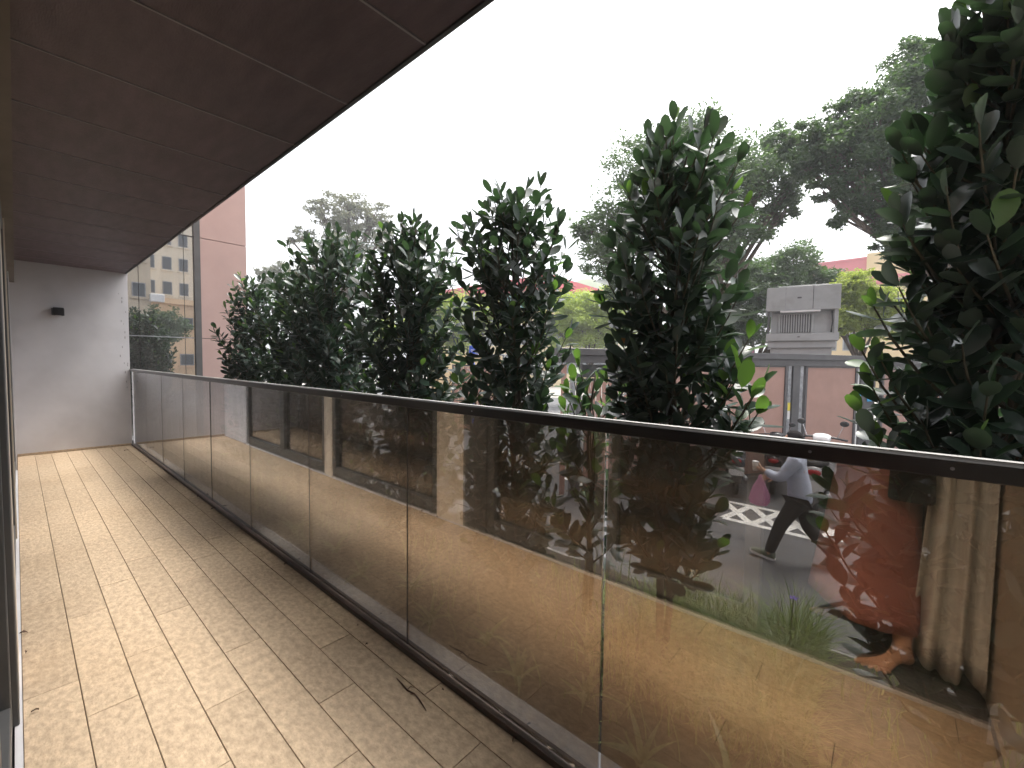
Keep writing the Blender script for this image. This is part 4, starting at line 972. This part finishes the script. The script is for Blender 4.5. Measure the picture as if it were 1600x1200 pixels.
k2 = chain(V, E, R_, 0, [(PL(-.46, .10, .78), .095), (PL(-.52, .10, .45), .062), (PL(-.56, .12, .24), .048), (PL(-.58, .12, .07), .034)])
V[k2].z = .10
foot(V, E, R_, k2, rad(60))
for sy_, el, wr in ((-1, PL(-.30, -.22, 1.14), PL(-.12, -.06, 1.34)), (1, PL(-.30, .20, 1.14), PL(-.14, .08, 1.33))):
    a = chain(V, E, R_, 2, [(PL(-.42, sy_*.16, 1.33), .05), (el, .038), (wr, .025)])
    hand(V, E, R_, a, (wr-el)*.6+Vector((0, 0, .08)), (0, -sy_, 0), .9, .35)
skin('body', V, E, R_, M['skin_tan'], pp)
# skirt: a wrap with folds, hem sloping
rings = []; ns = 40
for k in range(13):
    t = k/12; z_ = 1.00*(1-t)+.235*t; ring = []
    for j in range(ns):
        a = 2*math.pi*j/ns; rx = .155+.055*t; ry = .160+.055*t
        fold = 1+.045*t*math.sin(5*a+1.2)+.025*t*math.sin(11*a)
        cx_, cy_ = -.40+.075*t, .03+.035*t
        zz_ = z_+(.05*t*math.cos(a-2.0) if t > .5 else 0)
        ring.append(PL(cx_+rx*fold*math.cos(a), cy_+ry*fold*math.sin(a), zz_))
    rings.append(ring)
o = MB().loft(rings, cap=False).build('skirt', M['skirt'], pp, smooth=True); md = o.modifiers.new('thick', 'SOLIDIFY'); md.thickness = .003
V = [PL(-.41, 0, .98)]; R_ = [(.165, .14)]; E = []
chain(V, E, R_, 0, [(PL(-.42, 0, 1.2), (.17, .125)), (PL(-.42, 0, 1.31), (.165, .11)), (PL(-.415, 0, 1.38), (.08, .07))])
for sy_ in (-1, 1): chain(V, E, R_, 2, [(PL(-.42, sy_*.17, 1.31), .075), (PL(-.36, sy_*.215, 1.2), .065)])
skin('top', V, E, R_, M['knit'], pp)
MB().ball(PL(-.40, .01, 1.585), (.092, .088, .09), 16, 10).build('hair', M['hair'], pp, smooth=True)
tb = empty('cloth_bag', (-.21, -.09, .80), 'black knitted bag hanging at the hip, over the orange skirt', 'bag')
rings = []
for z_, w_ in ((0, .074), (.01, .08), (.12, .078), (.24, .072), (.26, .066)):
    rings.append([(math.cos(a)*.022, math.copysign(abs(math.sin(a))**.5, math.sin(a))*w_, z_) for a in [2*math.pi*k/20 for k in range(20)]])
MB().loft(rings).build('bag_body', M['knit'], tb, smooth=True)
MB().tube([(0, -.06, .25), (-.06, -.05, .50), (-.14, .02, .56), (-.06, .06, .5), (0, .06, .25)], .008, 6).build('strap', M['black'], tb, smooth=True)
ph = empty('phone', (-.022, .0, 1.40), 'black phone held up in both hands by the person at the door', 'phone', rz=rad(41))
MB().box((-.010, -.078, -.037), (-.002, .078, .037)).build('phone_body', M['black'], ph, bevel=.003)

# curtain
V = []; F = []; na, nz_ = 90, 20
for j in range(nz_+1):
    t = j/nz_; z_ = 2.40*(1-t)+.055*t
    for i in range(na+1):
        s_ = i/na
        y_ = -.345+(.165+.075*t**2)*s_
        x_ = -.175-.10*s_*(.3+.7*t)+(.016+.026*t)*math.sin(s_*2*math.pi*2.7+1.3*math.sin(t*2.2)+1.1*s_*s_)+(.004+.008*t)*math.sin(s_*2*math.pi*6.1+2*t)+.010*t*math.sin(s_*31+t*4)
        V.append((x_, y_, z_+(.02*math.sin(s_*9) if j == nz_ else 0)))
for j in range(nz_):
    for i in range(na):
        a = j*(na+1)+i; F.append((a, a+1, a+na+2, a+na+1))
o = npmesh('curtain', V, F, M['curtain'], smooth=True); tag(o, 'beige linen curtain drawn to the side of the open door, mirrored at the right', 'curtain')
md = o.modifiers.new('thick', 'SOLIDIFY'); md.thickness = .002

# ------------------------------------------------------------------ litter on the floor
tw = empty('fallen_twig', (0, 0, 0), 'thin broken twig lying on the tiles near the railing', 'twig')
pts = [gp(px, py, .004) for px, py in ((620, 1060), (628, 1068), (636, 1078), (648, 1084), (656, 1094), (666, 1110))]
MB().tube(pts, [.0016, .0028, .0034, .0024, .003, .0014], 6).build('stem', M['deadleaf'], tw)
a = pts[2]; MB().tube([a, a+Vector((.02, .004, .002)), a+Vector((.028, -.012, .001))], [.002, .0016, .0008], 5).build('stem', M['deadleaf'], tw)
a = pts[3]; MB().tube([a, a+Vector((-.016, .008, .004))], [.0022, .001], 5).build('stem', M['deadleaf'], tw)
def dead(px, py, s, seed, label):
    rnd = random.Random(seed); p = gp(px, py, .004); g = MB(); n_ = 5
    for j in range(n_+1):
        t = j/n_; wv = s*.42*math.sin(math.pi*min(1, .08+.9*t)); z_ = .006*math.sin(t*3)+.002
        g.v += [Vector((-wv, s*(t-.5)*2, z_+.008*rnd.random())), Vector((0, s*(t-.5)*2, z_)), Vector((wv, s*(t-.5)*2, z_+.010*rnd.random()))]
    for j in range(n_):
        a = j*3; g.f += [(a, a+1, a+4, a+3), (a+1, a+2, a+5, a+4)]
    o = g.build('dead_leaf', M['deadleaf'], None, smooth=True); o.location = p; o.rotation_euler = (0, 0, rnd.uniform(0, 6.28)); tag(o, label, 'dead leaf', 'dead leaves swept against the edges of the floor')
    m_ = o.modifiers.new('t', 'SOLIDIFY'); m_.thickness = .0008
for k, (px, py, s, lb_) in enumerate(((803, 1157, .012, 'brown scrap of leaf against the channel, nearest the viewer'), (335, 795, .030, 'curled dark leaf on the channel edge, second from the end wall'), (310, 776, .028, 'curled dark leaf on the channel edge, closest to the end wall'), (446, 882, .014, 'small dark leaf by the channel, just before the fourth seam'), (37, 990, .016, 'brown leaf fragment at the left edge of the floor, by the door threshold'), (41, 1021, .007, 'tiny leaf crumb on the left floor edge, below the larger fragment'), (55, 1112, .010, 'small dark sliver on the tiles at lower left'), (559, 978, .005, 'black seed on the tiles, left of its twin by the channel'), (573, 1008, .005, 'black seed on the tiles, right of its twin'), (198, 704, .03, 'dark leaf in the far corner under the end wall'), (228, 722, .022, 'dark leaf on the far part of the channel'), (692, 1080, .004, 'tiny black speck close to the broken twig'))):
    dead(px, py, s, k, lb_)
print('tiles', tl, 'objects', len(SC.objects))

hz = MB().box((-402, -402, GZ-1.2), (402, 402, 40)).build('haze', M['black']); tag(hz, kind='stuff')
hm = bpy.data.materials.new('haze'); hm.use_nodes = True; hn = hm.node_tree; hn.nodes.clear()
ho = hn.nodes.new('ShaderNodeOutputMaterial'); hv = hn.nodes.new('ShaderNodeVolumePrincipled'); hv.inputs['Color'].default_value = (.93, .95, 1, 1); hv.inputs['Density'].default_value = .0032
hn.links.new(hv.outputs[0], ho.inputs['Volume']); hz.data.materials.clear(); hz.data.materials.append(hm)
